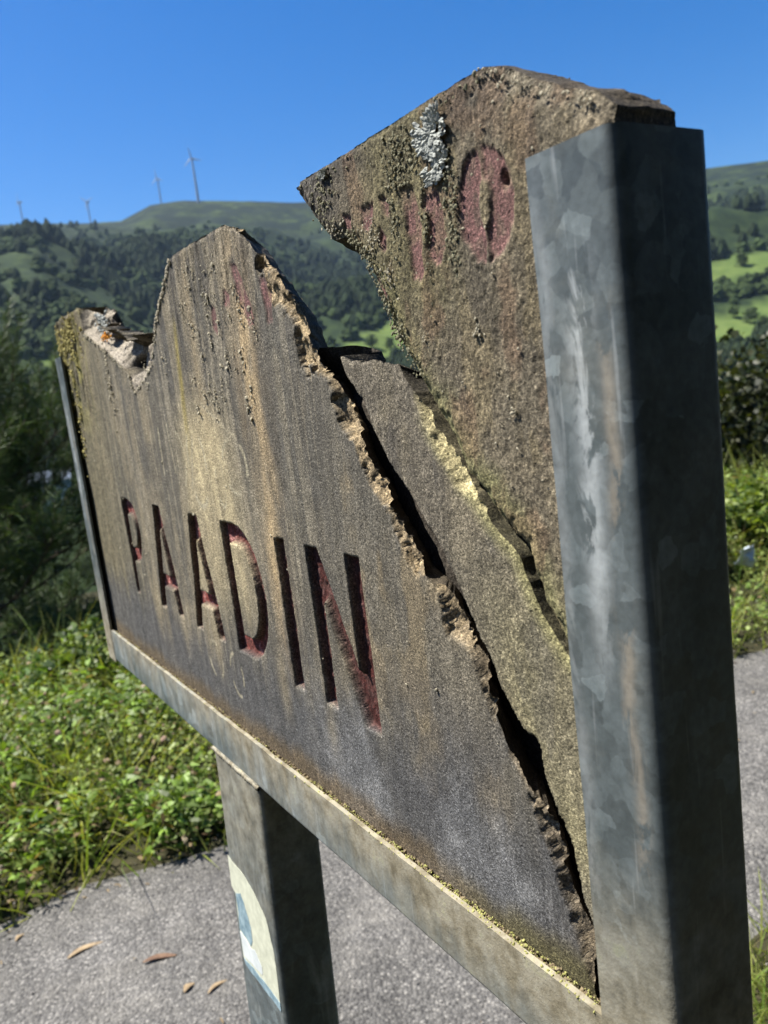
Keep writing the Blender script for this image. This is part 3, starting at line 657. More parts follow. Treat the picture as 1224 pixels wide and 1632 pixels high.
ML_CREAM = mat_simple('cream_lichen', (.20, .175, .12), (.42, .385, .29), 500, .95, .0003)
ML_ORANGE = mat_simple('orange_lichen', (.45, .16, .015), (.75, .32, .03), 500, .9, .0003)
OM, OD, OR = (-760, 0, -350), (-300, 0, -345), (-300, 0, -160)
def rosette(cu, cz, R, seed, ry=1.0):
    """foliose lichen: overlapping lobes that radiate and branch"""
    rng = np.random.default_rng(seed); V = []; F = []
    for ring in range(7):
        rr = R * (.10 + .90 * ring / 6); nl = int(7 + ring * 6)
        for k in range(nl):
            a = 6.283 * (k + rng.uniform(-.4, .4)) / nl; l = R * rng.uniform(.18, .34); w = R * rng.uniform(.05, .09)
            edge = .62 + .55 * float(vn(np.array(a * 1.1 + seed * 3), np.array(seed * 1.7), 3)); rad = rr * rng.uniform(.82, 1.06) * edge - l * .5
            if vn(np.array(rad * math.cos(a) / 4.5 + 9), np.array(rad * math.sin(a) / 4.5 + seed), 8) < .38: continue
            c = np.array([math.cos(a), 0, math.sin(a) * ry]); t = np.array([-math.sin(a), 0, math.cos(a) * ry]); bend = rng.uniform(-.35, .35)
            b0 = len(V); lift = rng.uniform(.4, 2.0)
            for q in range(4):
                f = q / 3; p = c * (rad + l * f) + t * bend * l * f * f; ww = w * (1.0, 1.15, 1.5, .8)[q]
                y = -(.5 + lift * (.35 + .65 * f)) - (.9 if ring > 4 else .5) * rng.random()
                for sgn, yy in ((-1, .3), (0, -.35), (1, .3)):
                    p2 = p + t * sgn * ww; V.append([cu + p2[0], y + yy, cz + p2[2]])
            for q in range(3):
                for s in range(2):
                    i = b0 + q * 3 + s; F.append([i, i + 3, i + 4, i + 1])
    return np.array(V), np.array(F)
P1, F1 = rosette(-322, 115.5, 13.5, 1, .95); lichen(board_right, 'lichen', P1, F1, ML_GREY, OR, 'pale grey leafy lichen, upper of the pair')
P1, F1 = rosette(-319, 101, 12.0, 2, .82); lichen(board_right, 'lichen', P1, F1, ML_GREY, OR, 'pale grey leafy lichen, lower of the pair')
P1, F1 = rosette(-428, 126, 6, 3, .6); lichen(board_right, 'lichen', P1, F1, ML_GREY, OR, 'grey lichen at the pointed corner')
def cluster(rng, n, cu, cz, su, sz, y0=-.8):
    p = np.column_stack([rng.normal(cu, su, n), y0 + rng.uniform(-.9, .7, n), rng.normal(cz, sz, n)]); return p
def along(rng, line, n, spread, inward=(0, 0), y0=-.5):
    line = np.array(line, float); sg = np.hypot(*np.diff(line, axis=0).T); cum = np.concatenate([[0], np.cumsum(sg)])
    s = rng.uniform(0, cum[-1], n); u = np.interp(s, cum, line[:, 0]); z = np.interp(s, cum, line[:, 1])
    e = np.abs(rng.normal(0, spread, n)); return np.column_stack([u + e * inward[0] + rng.normal(0, .5, n), y0 + rng.uniform(-.8, 1.2, n), z + e * inward[1] + rng.normal(0, .5, n)])
rg = np.random.default_rng(5)
pp = np.concatenate([cluster(rg, 170, -347, 112, 8, 8), cluster(rg, 70, -311, 88, 3, 10), cluster(rg, 90, -362, 92, 3, 14), cluster(rg, 60, -314, 66, 3, 14), cluster(rg, 130, -433, 112, 9, 7),
                     cluster(rg, 45, -334, 70, 2.0, 16), along(rg, right_left[4:13], 420, 5, (.9, .3)), along(rg, [(-473, 129), (-285, 130)], 60, 5, (0, -1))])
pp = pp[sdf(pp[:, 0], pp[:, 2], out_right) < -1.2]
P1, F1 = lumps(pp, rg.uniform(.35, 1.0, len(pp)) * rg.uniform(.7, 1.5, len(pp)), 6, .6); o = lichen(board_right, 'lichen_crust', P1, F1, ML_GREEN, OR); o['kind'] = 'stuff'
pp = np.concatenate([cluster(rg, 60, -384, 80, 5, 5), cluster(rg, 40, -372, 58, 3, 4), cluster(rg, 55, -424, 93, 6, 3), cluster(rg, 20, -302, 20, 1.5, 1.5), cluster(rg, 14, -282, -20, 1.5, 1.5), cluster(rg, 10, -345, 22, 1.5, 1.5),
                     np.column_stack([rg.uniform(-400, -225, 60), rg.uniform(-1.2, -.2, 60), rg.uniform(-60, 110, 60)]), along(rg, [(-283, 131), (-252, 116), (-220, 101)], 110, 4, (-.4, -.8), -.2)])
pp = pp[sdf(pp[:, 0], pp[:, 2], out_right) < -.6]; P1, F1 = lumps(pp, rg.uniform(.35, 1.0, len(pp)), 7); o = lichen(board_right, 'lichen_flakes', P1, F1, ML_CREAM, OR); o['kind'] = 'stuff'
sp_ = [(rg.uniform(-720, -560), rg.uniform(-10, 120)) for _ in range(44)] + [(-690 + 0, 70), (-676, 40), (-650, 96), (-640, 20), (-628, 60), (-660, 0), (-620, 30)]
pp = np.concatenate([cluster(rg, rg.integers(5, 16), a, b, 2.2, 5.5) for a, b in sp_] + [cluster(rg, 14, -385, -92, 1.6, 2.5), cluster(rg, 30, -780, 48, 4, 9), cluster(rg, 30, -850, 40, 4, 9), np.column_stack([rg.uniform(-1200, -300, 90), rg.uniform(-1.0, 0, 90), rg.uniform(-200, 100, 90)])])
ok_ = sdf(pp[:, 0], pp[:, 2], out_main) < -3; pp = pp[ok_]
P1, F1 = lumps(pp, rg.uniform(.4, 1.0, len(pp)) * rg.choice([.8, 1, 1.9], len(pp)), 8); o = lichen(board_main, 'lichen_flakes', P1, F1, ML_CREAM, OM); o['kind'] = 'stuff'
pp = np.concatenate([along(rg, [(-803, 70), (-790, 88), (-760, 108), (-722, 134)], 240, 3, (.6, -.3)), along(rg, notch_ridge[1:], 260, 3, (-.2, -.6)), cluster(rg, 110, -1005, 42, 7, 22)])
P1, F1 = lumps(pp, rg.uniform(.6, 2.0, len(pp)), 9); o = lichen(board_main, 'lichen', P1, F1, ML_CREAM, OM, 'pale crust along the broken notch'); o['kind'] = 'stuff'
pp = np.concatenate([cluster(rg, 260, -1180, 118, 28, 16, -2), cluster(rg, 110, -1205, 40, 14, 50, -1.5), cluster(rg, 60, -1248, 105, 4, 18, -2)]); pp = pp[sdf(pp[:, 0], pp[:, 2], out_main) < -1]
P1, F1 = lumps(pp, rg.uniform(1.2, 3.2, len(pp)), 10); o = lichen(board_main, 'lichen', P1, F1, ML_YELLOW, OM, 'yellow-green lichen at the far top corner'); o['kind'] = 'stuff'
pp = cluster(rg, 40, -1010, 99, 10, 2.2, 6); P1, F1 = lumps(pp, rg.uniform(1.0, 2.4, 40), 11); lichen(board_main, 'lichen', P1, F1, ML_ORANGE, OM, 'small bright orange lichen in the notch')
pp = cluster(rg, 90, -1030, 116, 12, 7, 9); P1, F1 = lumps(pp, rg.uniform(1.2, 3.0, 90), 12); lichen(board_main, 'lichen', P1, F1, ML_GREY, OM, 'grey lichen in the notch')

# ------------------------------------------------------------------ the steel frame
frame = empty('sign_frame', (0, 0, 0)); FO = (-741, 20, -1450)
place(frame, FO); tag(frame, 'galvanised steel channel frame on one post, holding the broken board', 'sign frame')
def chan_profile(x0, x1, y0, y1, t, r, sgn):
    """U section: web at x1 side if sgn>0; flanges towards the other side. returns closed polygon"""
    W = x1 if sgn > 0 else x0; tip = x0 if sgn > 0 else x1; s = 1 if sgn > 0 else -1
    P = [(tip, y0)]
    for a in np.linspace(0, math.pi / 2, 8): P.append((W - s * r + s * r * math.sin(a), y0 + r - r * math.cos(a)))
    for a in np.linspace(0, math.pi / 2, 8): P.append((W - s * r + s * r * math.cos(a), y1 - r + r * math.sin(a)))
    P += [(tip, y1), (tip, y1 - t)]; ri = max(r - t, .6)
    for a in np.linspace(0, math.pi / 2, 5): P.append((W - s * r + s * ri * math.sin(a) * 1, y1 - t - ri + ri * math.cos(a)))
    for a in np.linspace(0, math.pi / 2, 5): P.append((W - s * r + s * ri * math.cos(a), y0 + t + ri - ri * math.sin(a)))
    P += [(tip, y0 + t)]
    return np.array(P)
def extrude(P, a0, a1, n, f):
    """sweep polygon P (k,2) from a0 to a1; f(p2, a) -> xyz array"""
    k = len(P); aa = np.linspace(a0, a1, n); V = np.concatenate([f(P, a) for a in aa]); F = []
    i, j = np.meshgrid(np.arange(n - 1), np.arange(k), indexing='ij'); j2 = (j + 1) % k
    return V, np.stack([i * k + j, i * k + j2, (i + 1) * k + j2, (i + 1) * k + j], -1).reshape(-1, 4), k, n
def solid(name, V, Q, k, n, mat, parent, origin, ang=40):
    me = bpy.data.meshes.new(name); V = (V - np.array(origin, float)) / 1000
    faces = [tuple(q) for q in Q] + [tuple(range(k))[::-1], tuple(range((n - 1) * k, n * k))]
    me.from_pydata([tuple(v) for v in V], [], faces); me.update()
    bm = bmesh.new(); bm.from_mesh(me); bmesh.ops.recalc_face_normals(bm, faces=bm.faces[:]); bm.to_mesh(me); bm.free()
    for p in me.polygons: p.use_smooth = True
    me.set_sharp_from_angle(angle=math.radians(ang))
    return obj(name, me, mat, parent)
YF, YB = -9.0, 48.0
def upright(x0, x1, sgn, z0, z1, seed):
    P = chan_profile(x0, x1, YF, YB, 3.4, 6.5, sgn)
    def f(P, a):
        w = (fbm(np.full(len(P), a / 60.), P[:, 0] / 200 + P[:, 1] / 90, seed, 3) - .5) * 1.1
        tipw = np.exp(-np.abs(P[:, 0] - (x0 if sgn > 0 else x1)) / 6)
        return np.column_stack([P[:, 0] + w * (.4 + tipw * 1.3), P[:, 1] + w * .4, np.full(len(P), a)])
    V, Q, k, n = extrude(P, z0, z1, 90, f)
    return solid('upright_channel', V, Q, k, n, M_STEEL, frame, (x0, 0, z0))
def off(o, origin):
    o.location = (Vector(origin) - Vector(FO)) / 1000; return o
off(upright(-251, -206, 1, -362, 83, 3), (-251, 0, -362))
off(upright(-1264, -1219, -1, -362, 96, 4), (-1264, 0, -362))
def rail():
    P = chan_profile(-312, -360, YF + .6, YB - .6, 3.6, 5.0, 1)     # web below: profile in (z, y)
    P = chan_profile(-312, -360, YF + .6, YB - .6, 3.6, 5.0, 1) if False else None
    t, r = 3.6, 4.5; z1, z0 = -311.5, -360; y0, y1 = YF + .6, YB - .6
    P = [(y0, z1)]
    for a in np.linspace(0, math.pi / 2, 7): P.append((y0 + r - r * math.cos(a), z0 + r - r * math.sin(a)))
    for a in np.linspace(0, math.pi / 2, 7): P.append((y1 - r + r * math.sin(a), z0 + r - r * math.cos(a)))
    P += [(y1, z1), (y1 - t, z1), (y1 - t, z0 + t), (y0 + t, z0 + t), (y0 + t, z1)]
    P = np.array(P)
    def f(P, a):
        w = (fbm(np.full(len(P), a / 45.), P[:, 0] / 90 + P[:, 1] / 90, 6, 4) - .5) * 1.2
        top = np.exp(-np.abs(P[:, 1] - z1) / 4)
        return np.column_stack([np.full(len(P), a), P[:, 0] + w * .5, P[:, 1] + w * (.25 + 1.1 * top)])
    V, Q, k, n = extrude(P, -1220, -250, 200, f)
    return solid('bottom_rail', V, Q, k, n, M_RAIL, frame, (-735, 0, -360))
off(rail(), (-735, 0, -360))
# moss and dirt lying on the rail's lip
rg = np.random.default_rng(11)
M_MOSS = mat_simple('lip_moss', (.17, .165, .045), (.40, .39, .15), 300, .95, .0005)
M_DIRT = mat_simple('lip_dirt', (.10, .075, .04), (.24, .195, .12), 300, .95, .0005)
n = 2600; uu = rg.uniform(-1215, -255, n); kk = rg.random(n); keep = kk < (.12 + .7 * ss(-700, -300, uu)); uu = uu[keep]; n = len(uu)
pp = np.column_stack([uu, rg.uniform(-8.4, -1.0, n), -311.9 + rg.normal(0, .25, n) - .8 * (rg.random(n) < .2)])
P1, F1 = lumps(pp, rg.uniform(.35, .95, n), 13, 1.0); me = mesh_np('moss', (P1 - np.array(FO, float)) / 1000, F1, False); o = obj('moss', me, M_MOSS, frame); o['kind'] = 'stuff'
n = 3200; pp = np.column_stack([rg.uniform(-1215, -255, n), rg.uniform(-4.2, 1.0, n), -315.5 + rg.normal(0, 1.2, n)])
P1, F1 = lumps(pp, rg.uniform(.6, 1.7, n), 14, 1.0); me = mesh_np('packed_dirt', (P1 - np.array(FO, float)) / 1000, F1, False); o = obj('packed_dirt', me, M_DIRT, frame); o['kind'] = 'stuff'

# post: rectangular tube, leaning back a little
def post():
    x0, x1, y0, y1, r = -801, -684, YF + .2, 51.0, 7.0; z1, z0 = -358, -1500
    P = []
    for cx, cy, a0 in ((x1 - r, y0 + r, -math.pi / 2), (x1 - r, y1 - r, 0), (x0 + r, y1 - r, math.pi / 2), (x0 + r, y0 + r, math.pi)):
        for a in np.linspace(a0, a0 + math.pi / 2, 6): P.append((cx + r * math.cos(a), cy + r * math.sin(a)))
    P = np.array(P)
    def f(P, a):
        d = -(z1 - a) * .035; w = (fbm(np.full(len(P), a / 50.), P[:, 0] / 70 + P[:, 1] / 50, 16, 3) - .5) * .8
        fl = np.exp((a - z1) / 22.); xx = P[:, 0] + np.where(P[:, 0] < -760, -3.5, 3.5) * fl
        return np.column_stack([xx + w * .4, P[:, 1] + d + w * .4, np.full(len(P), a)])
    V, Q, k, n = extrude(P, z1 + .6, z0, 120, f)
    return solid('post', V, Q, k, n, M_POST, frame, FO, 50)
po = post()
# weld bead between post and rail
def bead(path, r, name, mat, parent, seed=1):
    path = np.array(path, float); n = len(path); V = []; F = []; K = 7
    for i in range(n):
        rr = r * (1 + .25 * math.sin(i * 1.9) + random.uniform(-.12, .12))
        for k in range(K):
            a = 6.283 * k / K; V.append(path[i] + np.array([0, rr * .8 * math.cos(a), rr * math.sin(a)]))
    for i in range(n - 1):
        for k in range(K): F.append([i * K + k, i * K + (k + 1) % K, (i + 1) * K + (k + 1) % K, (i + 1) * K + k])
    me = mesh_np(name, (np.array(V) - np.array(FO, float)) / 1000, np.array(F)); return obj(name, me, mat, parent)
bead([(u_, YF + .6 + .3 * math.sin(u_), -360.3 + .6 * math.sin(u_ / 4)) for u_ in np.arange(-803, -681, 1.6)], 2.6, 'weld_bead', M_RAIL, po)
# torn sticker left on the post front
def sticker(name, pts, yoff, mat, parent, seed):
    pts = roughen([(a, b, 1.0) for a, b in pts], seed=seed, step=3)
    def xyz(p, y):
        z = p[1]; return [p[0], YF + .2 - (-358 - z) * .035 - y, z]
    n = len(pts); V = np.array([xyz(p, yoff) for p in pts] + [xyz(p, yoff - .25) for p in pts]); V = (V - np.array(FO, float)) / 1000
    me = bpy.data.meshes.new(name); me.from_pydata([tuple(v) for v in V], [], [tuple(range(n))] + [(i, n + i, n + (i + 1) % n, (i + 1) % n) for i in range(n)])
    bm = bmesh.new(); bm.from_mesh(me); bmesh.ops.recalc_face_normals(bm, faces=bm.faces[:]); bm.to_mesh(me); bm.free()
    return obj(name, me, mat, parent)
M_PAPER = mat_simple('sticker_paper', (.40, .41, .32), (.56, .57, .45), 90, .9, .0003)
M_BLUE = mat_simple('sticker_blue', (.10, .17, .21), (.30, .40, .44), 120, .7, .0002)
M_WHITE = mat_simple('sticker_white', (.46, .50, .50), (.60, .63, .62), 90, .8, .0002)
st = sticker('sticker', [(-798, -482), (-799, -519), (-789, -522), (-789, -562), (-788, -597), (-784, -604), (-733, -603), (-693, -600), (-692, -566), (-693, -536), (-704, -508), (-727, -493), (-738, -489), (-763, -484)], .35, M_PAPER, po, 21); st['label'] = 'torn pale sticker on the post front'
o = sticker('sticker_remnant', [(-787, -521), (-788, -564), (-772, -565), (-759, -569), (-751, -559), (-751, -542), (-764, -520), (-772, -513)], .65, M_BLUE, po, 22); o['label'] = 'faded blue patch of the sticker'
o = sticker('sticker_remnant', [(-788, -567), (-785, -594), (-733, -586), (-733, -577), (-748, -566), (-761, -571), (-772, -567)], .65, M_WHITE, po, 23); o['label'] = 'whitish patch of the sticker'
o = sticker('sticker_remnant', [(-787, -598), (-784, -604), (-692, -602), (-692, -592), (-734, -592)], .65, M_BLUE, po, 24); o['label'] = 'blue strip at the foot of the sticker'

# ------------------------------------------------------------------ vegetation helpers
def cards(P, D, Nn, L, W, shape='leaf', bend=None, rng=RNG):
    """P base points, D direction, Nn side vector seed, L length, W width -> one mesh of blades/leaves"""
    n = len(P); D = D / np.linalg.norm(D, axis=1, keepdims=True)
    S = np.cross(D, Nn); S /= np.linalg.norm(S, axis=1, keepdims=True) + 1e-9
    U_ = np.cross(S, D)
    L = L[:, None]; W = W[:, None]; b = (np.zeros((n, 1)) if bend is None else bend[:, None])
    if shape == 'leaf':      # 6-point leaf, folded a little on the midrib
        v = [P, P + D * L * .3 + S * W * .5 + U_ * W * .12, P + D * L * .72 + S * W * .40 + U_ * W * .1 - U_ * L * b * .5, P + D * L - U_ * L * b, P + D * L * .7 - S * W * .42 + U_ * W * .12 - U_ * L * b * .5, P + D * L * .28 - S * W * .5 + U_ * W * .16]
        V = np.stack(v, 1).reshape(-1, 3); base = (np.arange(n) * 6)[:, None, None]
        F = (np.array([[0, 1, 5], [1, 2, 4], [1, 4, 5], [2, 3, 4]])[None] + base).reshape(-1, 3); return V, F, 6
    if shape == 'blade':     # curved grass blade, 3 segments
        v = []
        for f, w in ((0, 1), (.4, .8), (.75, .5)):
            c = P + D * L * f - np.array([0, 0, 1]) * (L * b * f * f) + U_ * L * b * f * f * .8
            v += [c - S * W * .5 * w, c + S * W * .5 * w]
        v.append(P + D * L - np.array([0, 0, 1]) * (L * b) + U_ * L * b * .8)
        V = np.stack(v, 1).reshape(-1, 3); base = (np.arange(n) * 7)[:, None, None]
        F = (np.array([[0, 1, 3], [0, 3, 2], [2, 3, 5], [2, 5, 4], [4, 5, 6]])[None] + base).reshape(-1, 3); return V, F, 7
    v = [P - S * W * .5, P + S * W * .5, P + D * L - U_ * L * b]           # needle
    V = np.stack(v, 1).reshape(-1, 3); F = np.arange(n * 3).reshape(-1, 3); return V, F, 3
def rdir(n, up=.5, rng=RNG):
    a = rng.uniform(0, 6.283, n); z = rng.normal(up, .45, n); d = np.column_stack([np.cos(a), np.sin(a), z]); return d / np.linalg.norm(d, axis=1, keepdims=True)
def leaf_mat(name, trans=.35, rough=.5, spec=.35):
    k = NT(name); c = k.attr('Col'); g = k.coord(); c = k.mix(.6, c, k.ramp(k.noise(g, 40, 3), [(.3, .7), (.7, 1.3)]), 'MULTIPLY')
    k.base(c); k.rough(rough); k.spec(spec)
    tr = k.n.new('ShaderNodeBsdfTranslucent'); k.l(k.mix(1.0, c, (1.5, 1.5, .55), 'MULTIPLY'), tr.inputs[0])
    mx = k.n.new('ShaderNodeMixShader'); mx.inputs[0].default_value = trans
    k.l(k.b.outputs[0], mx.inputs[1]); k.l(tr.outputs[0], mx.inputs[2]); k.l(mx.outputs[0], k.out.inputs[0]); return k.m
M_LEAF = leaf_mat('leaf_green'); M_NEEDLE = leaf_mat('pine_needles', .15, .55, .3); M_BARK = mat_simple('bark', (.035, .028, .02), (.10, .08, .06), 30, .95, .01)
def colr(n, c1, c2, rng=RNG, k=1.0):
    t = rng.random((n, 1)) ** k; j = 1 + rng.uniform(-.25, .25, (n, 1)); return (np.array(c1) * (1 - t) + np.array(c2) * t) * j
def merge(parts, name, mat, parent=None, origin=(0, 0, 0)):
    V = []; F = []; C = []; b = 0
    for v, f, per, c in parts:
        V.append(v); F.append(f + b); C.append(np.repeat(c, per, 0)); b += len(v)
    V = np.concatenate(V) - np.array(origin, float); me = mesh_np(name, V, np.concatenate(F), False); color_attr(me, np.concatenate(C)); return obj(name, me, mat, parent)
def road_xy(s, q):
    return s * CU - (q) * SU, 2.617 / CU + s * SU + q * CU
G1, G2, G3 = (.045, .085, .016), (.185, .235, .040), (.20, .23, .06)

# far verge: weeds, clover and grass along the road
def verge():
    rng = np.random.default_rng(21); parts = []
    def pts(n, s0, s1, q0, q1, pw=1.0):
        s = rng.uniform(s0, s1, n); q = q0 + (q1 - q0) * rng.random(n) ** pw; x, y = road_xy(s, q + (fbm(s * 1.6, s * 0 + 3, 9, 4) - .5) * .16); return s, q, x, y
    def top(s, q): return (.17 + .07 * ss(0, 1.2, q) + .26 * (fbm(s * 1.6, q * 1.6, 31, 3) - .42)) * (.9 + .25 * ss(.5, 2.2, s))
    # leafy weeds: plants of several kinds, each a tuft of leaves round a stem
    for (s0, s1, npl, per_) in ((-2.8, .9, 1500, 26), (.9, 4.6, 900, 24)):
        s, q, x, y = pts(npl, s0, s1, -.06, 2.1, .9); h = np.maximum(top(s, q), .06) * rng.uniform(.6, 1.3, npl); kind = (fbm(s * 1.9, q * 1.9, 41, 2) * 3 + rng.uniform(0, 1, npl)).astype(int) % 3
        k = np.repeat(np.arange(npl), per_); n = len(k); t = rng.random(n) ** .7; a = rng.uniform(0, 6.283, n); rad = (.02 + .06 * rng.random(n)) * (.5 + t) * np.array([1.0, .8, 1.3])[kind[k]]
        P = np.column_stack([x[k] + np.cos(a) * rad * .5, y[k] + np.sin(a) * rad * .5, land(x, y)[k] + h[k] * t]); D = np.column_stack([np.cos(a), np.sin(a), rng.normal(.35, .45, n)])
        L = rng.uniform(.022, .05, n) * np.array([.8, 1.25, .6])[kind[k]]; W = L * rng.uniform(.8, 1.2, n) * np.array([.62, .32, .72])[kind[k]]
        base = np.array([[.070, .145, .020], [.130, .205, .034], [.170, .218, .058]])[kind[k]]; c = base * rng.uniform(.55, 1.5, (n, 1)) * rng.uniform(.6, 1.35, npl)[k][:, None]
        dry = rng.random(n) < .07; c[dry] = np.array([.22, .16, .08]) * rng.uniform(.6, 1.2, (dry.sum(), 1))
        v, f, per = cards(P, D, rdir(n, 1.2, rng), L, W, 'leaf', rng.uniform(0, .45, n)); parts.append((v, f, per, c))
    # grass blades
    for (s0, s1, n) in ((-2.8, .9, 11000), (.9, 4.8, 6000)):
        s, q, x, y = pts(n, s0, s1, -.12, 2.8, .8); h = top(s, q)
        P = np.column_stack([x, y, land(x, y) - .01]); d = rdir(n, 1.5, rng); tuft = fbm(s * 2.6, q * 2.6, 47, 3)
        L = (np.maximum(h, .05) * rng.uniform(.7, 1.6, n) + .06) * (.55 + 1.1 * ss(.4, .62, tuft))
        c = colr(n, (.085, .145, .025), (.30, .30, .085), rng) * (.7 + .6 * tuft)[:, None]
        v, f, per = cards(P, d, rdir(n, 0, rng), L, rng.uniform(.003, .008, n), 'blade', rng.uniform(.05, .6, n)); parts.append((v, f, per, c))
    # dry stalks
    s, q, x, y = pts(500, -2.8, 4.6, .3, 2.8); n = 500; P = np.column_stack([x, y, land(x, y)])
    v, f, per = cards(P, rdir(n, 3.2, rng), rdir(n, 0, rng), top(s, q) * rng.uniform(1.1, 1.7, n), rng.uniform(.0025, .004, n), 'blade', rng.uniform(0, .25, n)); parts.append((v, f, per, colr(n, (.22, .17, .08), (.36, .29, .15), rng)))
    o = merge(parts, 'verge_weeds', M_LEAF); tag(o, 'mixed green weeds, clover and grass on the verge across the lane', 'weeds', kind='stuff')
    # clover heads
    n = 150; s, q, x, y = pts(n, -2.3, 1.2, .1, 1.6); P = np.column_stack([x, y, land(x, y) + top(s, q) * rng.uniform(.8, 1.1, n)])
    Pv, Ff = lumps(P * 1000, rng.uniform(8, 13, n), 22, 1.0); me = mesh_np('clover_heads', Pv / 1000, Ff, False)
    o = obj('clover_heads', me, mat_simple('clover_bloom', (.20, .12, .085), (.36, .27, .2), 200, .9, 0)); tag(o, 'pinkish brown clover heads dotted over the weeds', 'flowers', kind='stuff')
verge()
# near verge: sparse grass round the foot of the post
def near_grass():
    rng = np.random.default_rng(23); parts = []; n = 6500
    s = rng.uniform(-1.6, 3.2, n); q = -1.46 - .02 - 1.3 * rng.random(n) ** 1.2; edge = (fbm(s * 1.6, s * 0 + 9, 8, 4) - .5) * .2; x, y = road_xy(s, q + edge)
    h = .05 + .09 * fbm(s * 2, q * 2, 3, 2) + .10 * ss(.8, 1.6, s)
    P = np.column_stack([x, y, land(x, y) - .005]); c = colr(n, (.07, .14, .02), (.26, .26, .09), rng)
    v, f, per = cards(P, rdir(n, 1.6, rng), rdir(n, 0, rng), h * rng.uniform(.7, 1.8, n), rng.uniform(.002, .005, n), 'blade', rng.uniform(.05, .5, n)); parts.append((v, f, per, c))
    n = 160; s = rng.uniform(-.6, 2.4, n); q = -1.42 - .5 * rng.random(n); x, y = road_xy(s, q); P = np.column_stack([x, y, land(x, y)])
    v, f, per = cards(P, rdir(n, 2.6, rng), rdir(n, 0, rng), rng.uniform(.12, .34, n), rng.uniform(.002, .0035, n), 'blade', rng.uniform(.05, .5, n)); parts.append((v, f, per, colr(n, (.30, .24, .10), (.45, .38, .2), rng)))
    n = 2600; s = rng.uniform(-.1, 1.6, n); q = -1.36 - .55 * rng.random(n) ** .8; x, y = road_xy(s, q); P = np.column_stack([x, y, land(x, y) - .005])
    v, f, per = cards(P, rdir(n, 1.9, rng), rdir(n, 0, rng), rng.uniform(.08, .26, n), rng.uniform(.003, .006, n), 'blade', rng.uniform(.05, .5, n)); parts.append((v, f, per, colr(n, (.09, .16, .02), (.30, .32, .09), rng)))
    o = merge(parts, 'verge_grass', M_LEAF); tag(o, 'thin dry and green grass around the foot of the post', 'grass', kind='stuff')
near_grass()
# loose grit along the lane
def grit():
    rng = np.random.default_rng(24); n = 1500; s = rng.uniform(-2.2, 4, n); q = np.where(rng.random(n) < .5, -rng.random(n) ** 2 * .5, -1.46 + rng.random(n) ** 2 * .5); x, y = road_xy(s, q)
    P = np.column_stack([x, y, .010 + .018 * (1 - (2 * (-q / 1.46) - 1) ** 2)]); Pv, Ff = lumps(P * 1000, rng.uniform(1.2, 4.2, n), 25, 1.0)
    o = obj('grit', mesh_np('grit', Pv / 1000, Ff, False), mat_simple('grit_stone', (.12, .11, .10), (.34, .32, .29), 60, .9, 0)); tag(o, 'loose grit and crumbs on the lane', 'grit', kind='stuff')
grit()

# fallen leaves on the lane
M_DRYLEAF = mat_simple('dry_leaf', (.17, .120, .068), (.33, .25, .15), 45, .75, .0006, .3); M_BROWNLEAF = mat_simple('brown_leaf', (.07, .035, .022), (.19, .12, .075), 45, .75, .0006, .3)
def fallen(x, y, L, W, ang, curl, mat, label):
    L *= .85; W *= 1.1; curl *= .45; n = 10; V = []; F = []
    for i in range(n + 1):
        f = i / n; w = W * math.sin(math.pi * min(1, f * .96 + .04)) ** .7 * (.5 + .0); c = Vector(((f - .5) * L, .14 * L * math.sin(f * 2.6), .004 + curl * L * (abs(f - .5) ** 1.6) + .003 * math.sin(5 * f)))
        for s, dz in ((-1, .35), (0, 0), (1, .35)): V.append((c.x, c.y + s * w, c.z + dz * w))
    for i in range(n):
        for s in (0, 1): a = i * 3 + s; F.append((a, a + 3, a + 4, a + 1))
    me = bpy.data.meshes.new('fallen_leaf'); me.from_pydata(V, [], F); me.update()
    for p in me.polygons: p.use_smooth = True
    o = obj('fallen_leaf', me, mat); q = qf(x, y); o.location = (x, y, .0035 + .02 * (1 - (2 * (-q / 1.46) - 1) ** 2)); o.rotation_euler = (0, 0, ang)
    m = o.modifiers.new('thick', 'SOLIDIFY'); m.thickness = .0012
    return tag(o, label, 'leaf', 'fallen leaves on the lane')
A0 = math.atan2(SU, CU)
for a in ((-.961, 1.994, .115, .017, .55, .25, M_DRYLEAF, 'long tan fallen leaf on the lane at lower left, biggest of the leaves'),
          (-.735, 1.915, .105, .017, .12, .35, M_BROWNLEAF, 'dark reddish brown curled leaf on the lane left of the post'),
          (-.63, 1.80, .045, .016, 1.0, .3, M_DRYLEAF, 'short upright tan leaf on the lane nearest the post'),
          (-.556, 1.79, .07, .011, .75, .25, M_DRYLEAF, 'thin tan leaf on the lane touching the edge of the post'),
          (-.80, 2.427, .05, .02, .2, .2, M_DRYLEAF, 'pale tan leaf on the lane below the weeds'),
          (-1.319, 2.285, .07, .022, .5, .3, M_DRYLEAF, 'pale leaf at the left picture edge under the weeds'),
          (-.741, 2.543, .06, .018, .6, .2, M_BROWNLEAF, 'brown leaf beside the post under the weeds'),
          (-.915, 2.505, .05, .015, .3, .2, M_DRYLEAF, 'small leaf at the foot of the weeds in their shade'),
          (-1.19, 2.10, .045, .012, 1.2, .2, M_DRYLEAF, 'small tan leaf on the lane near the left picture edge')):
    fallen(*a)
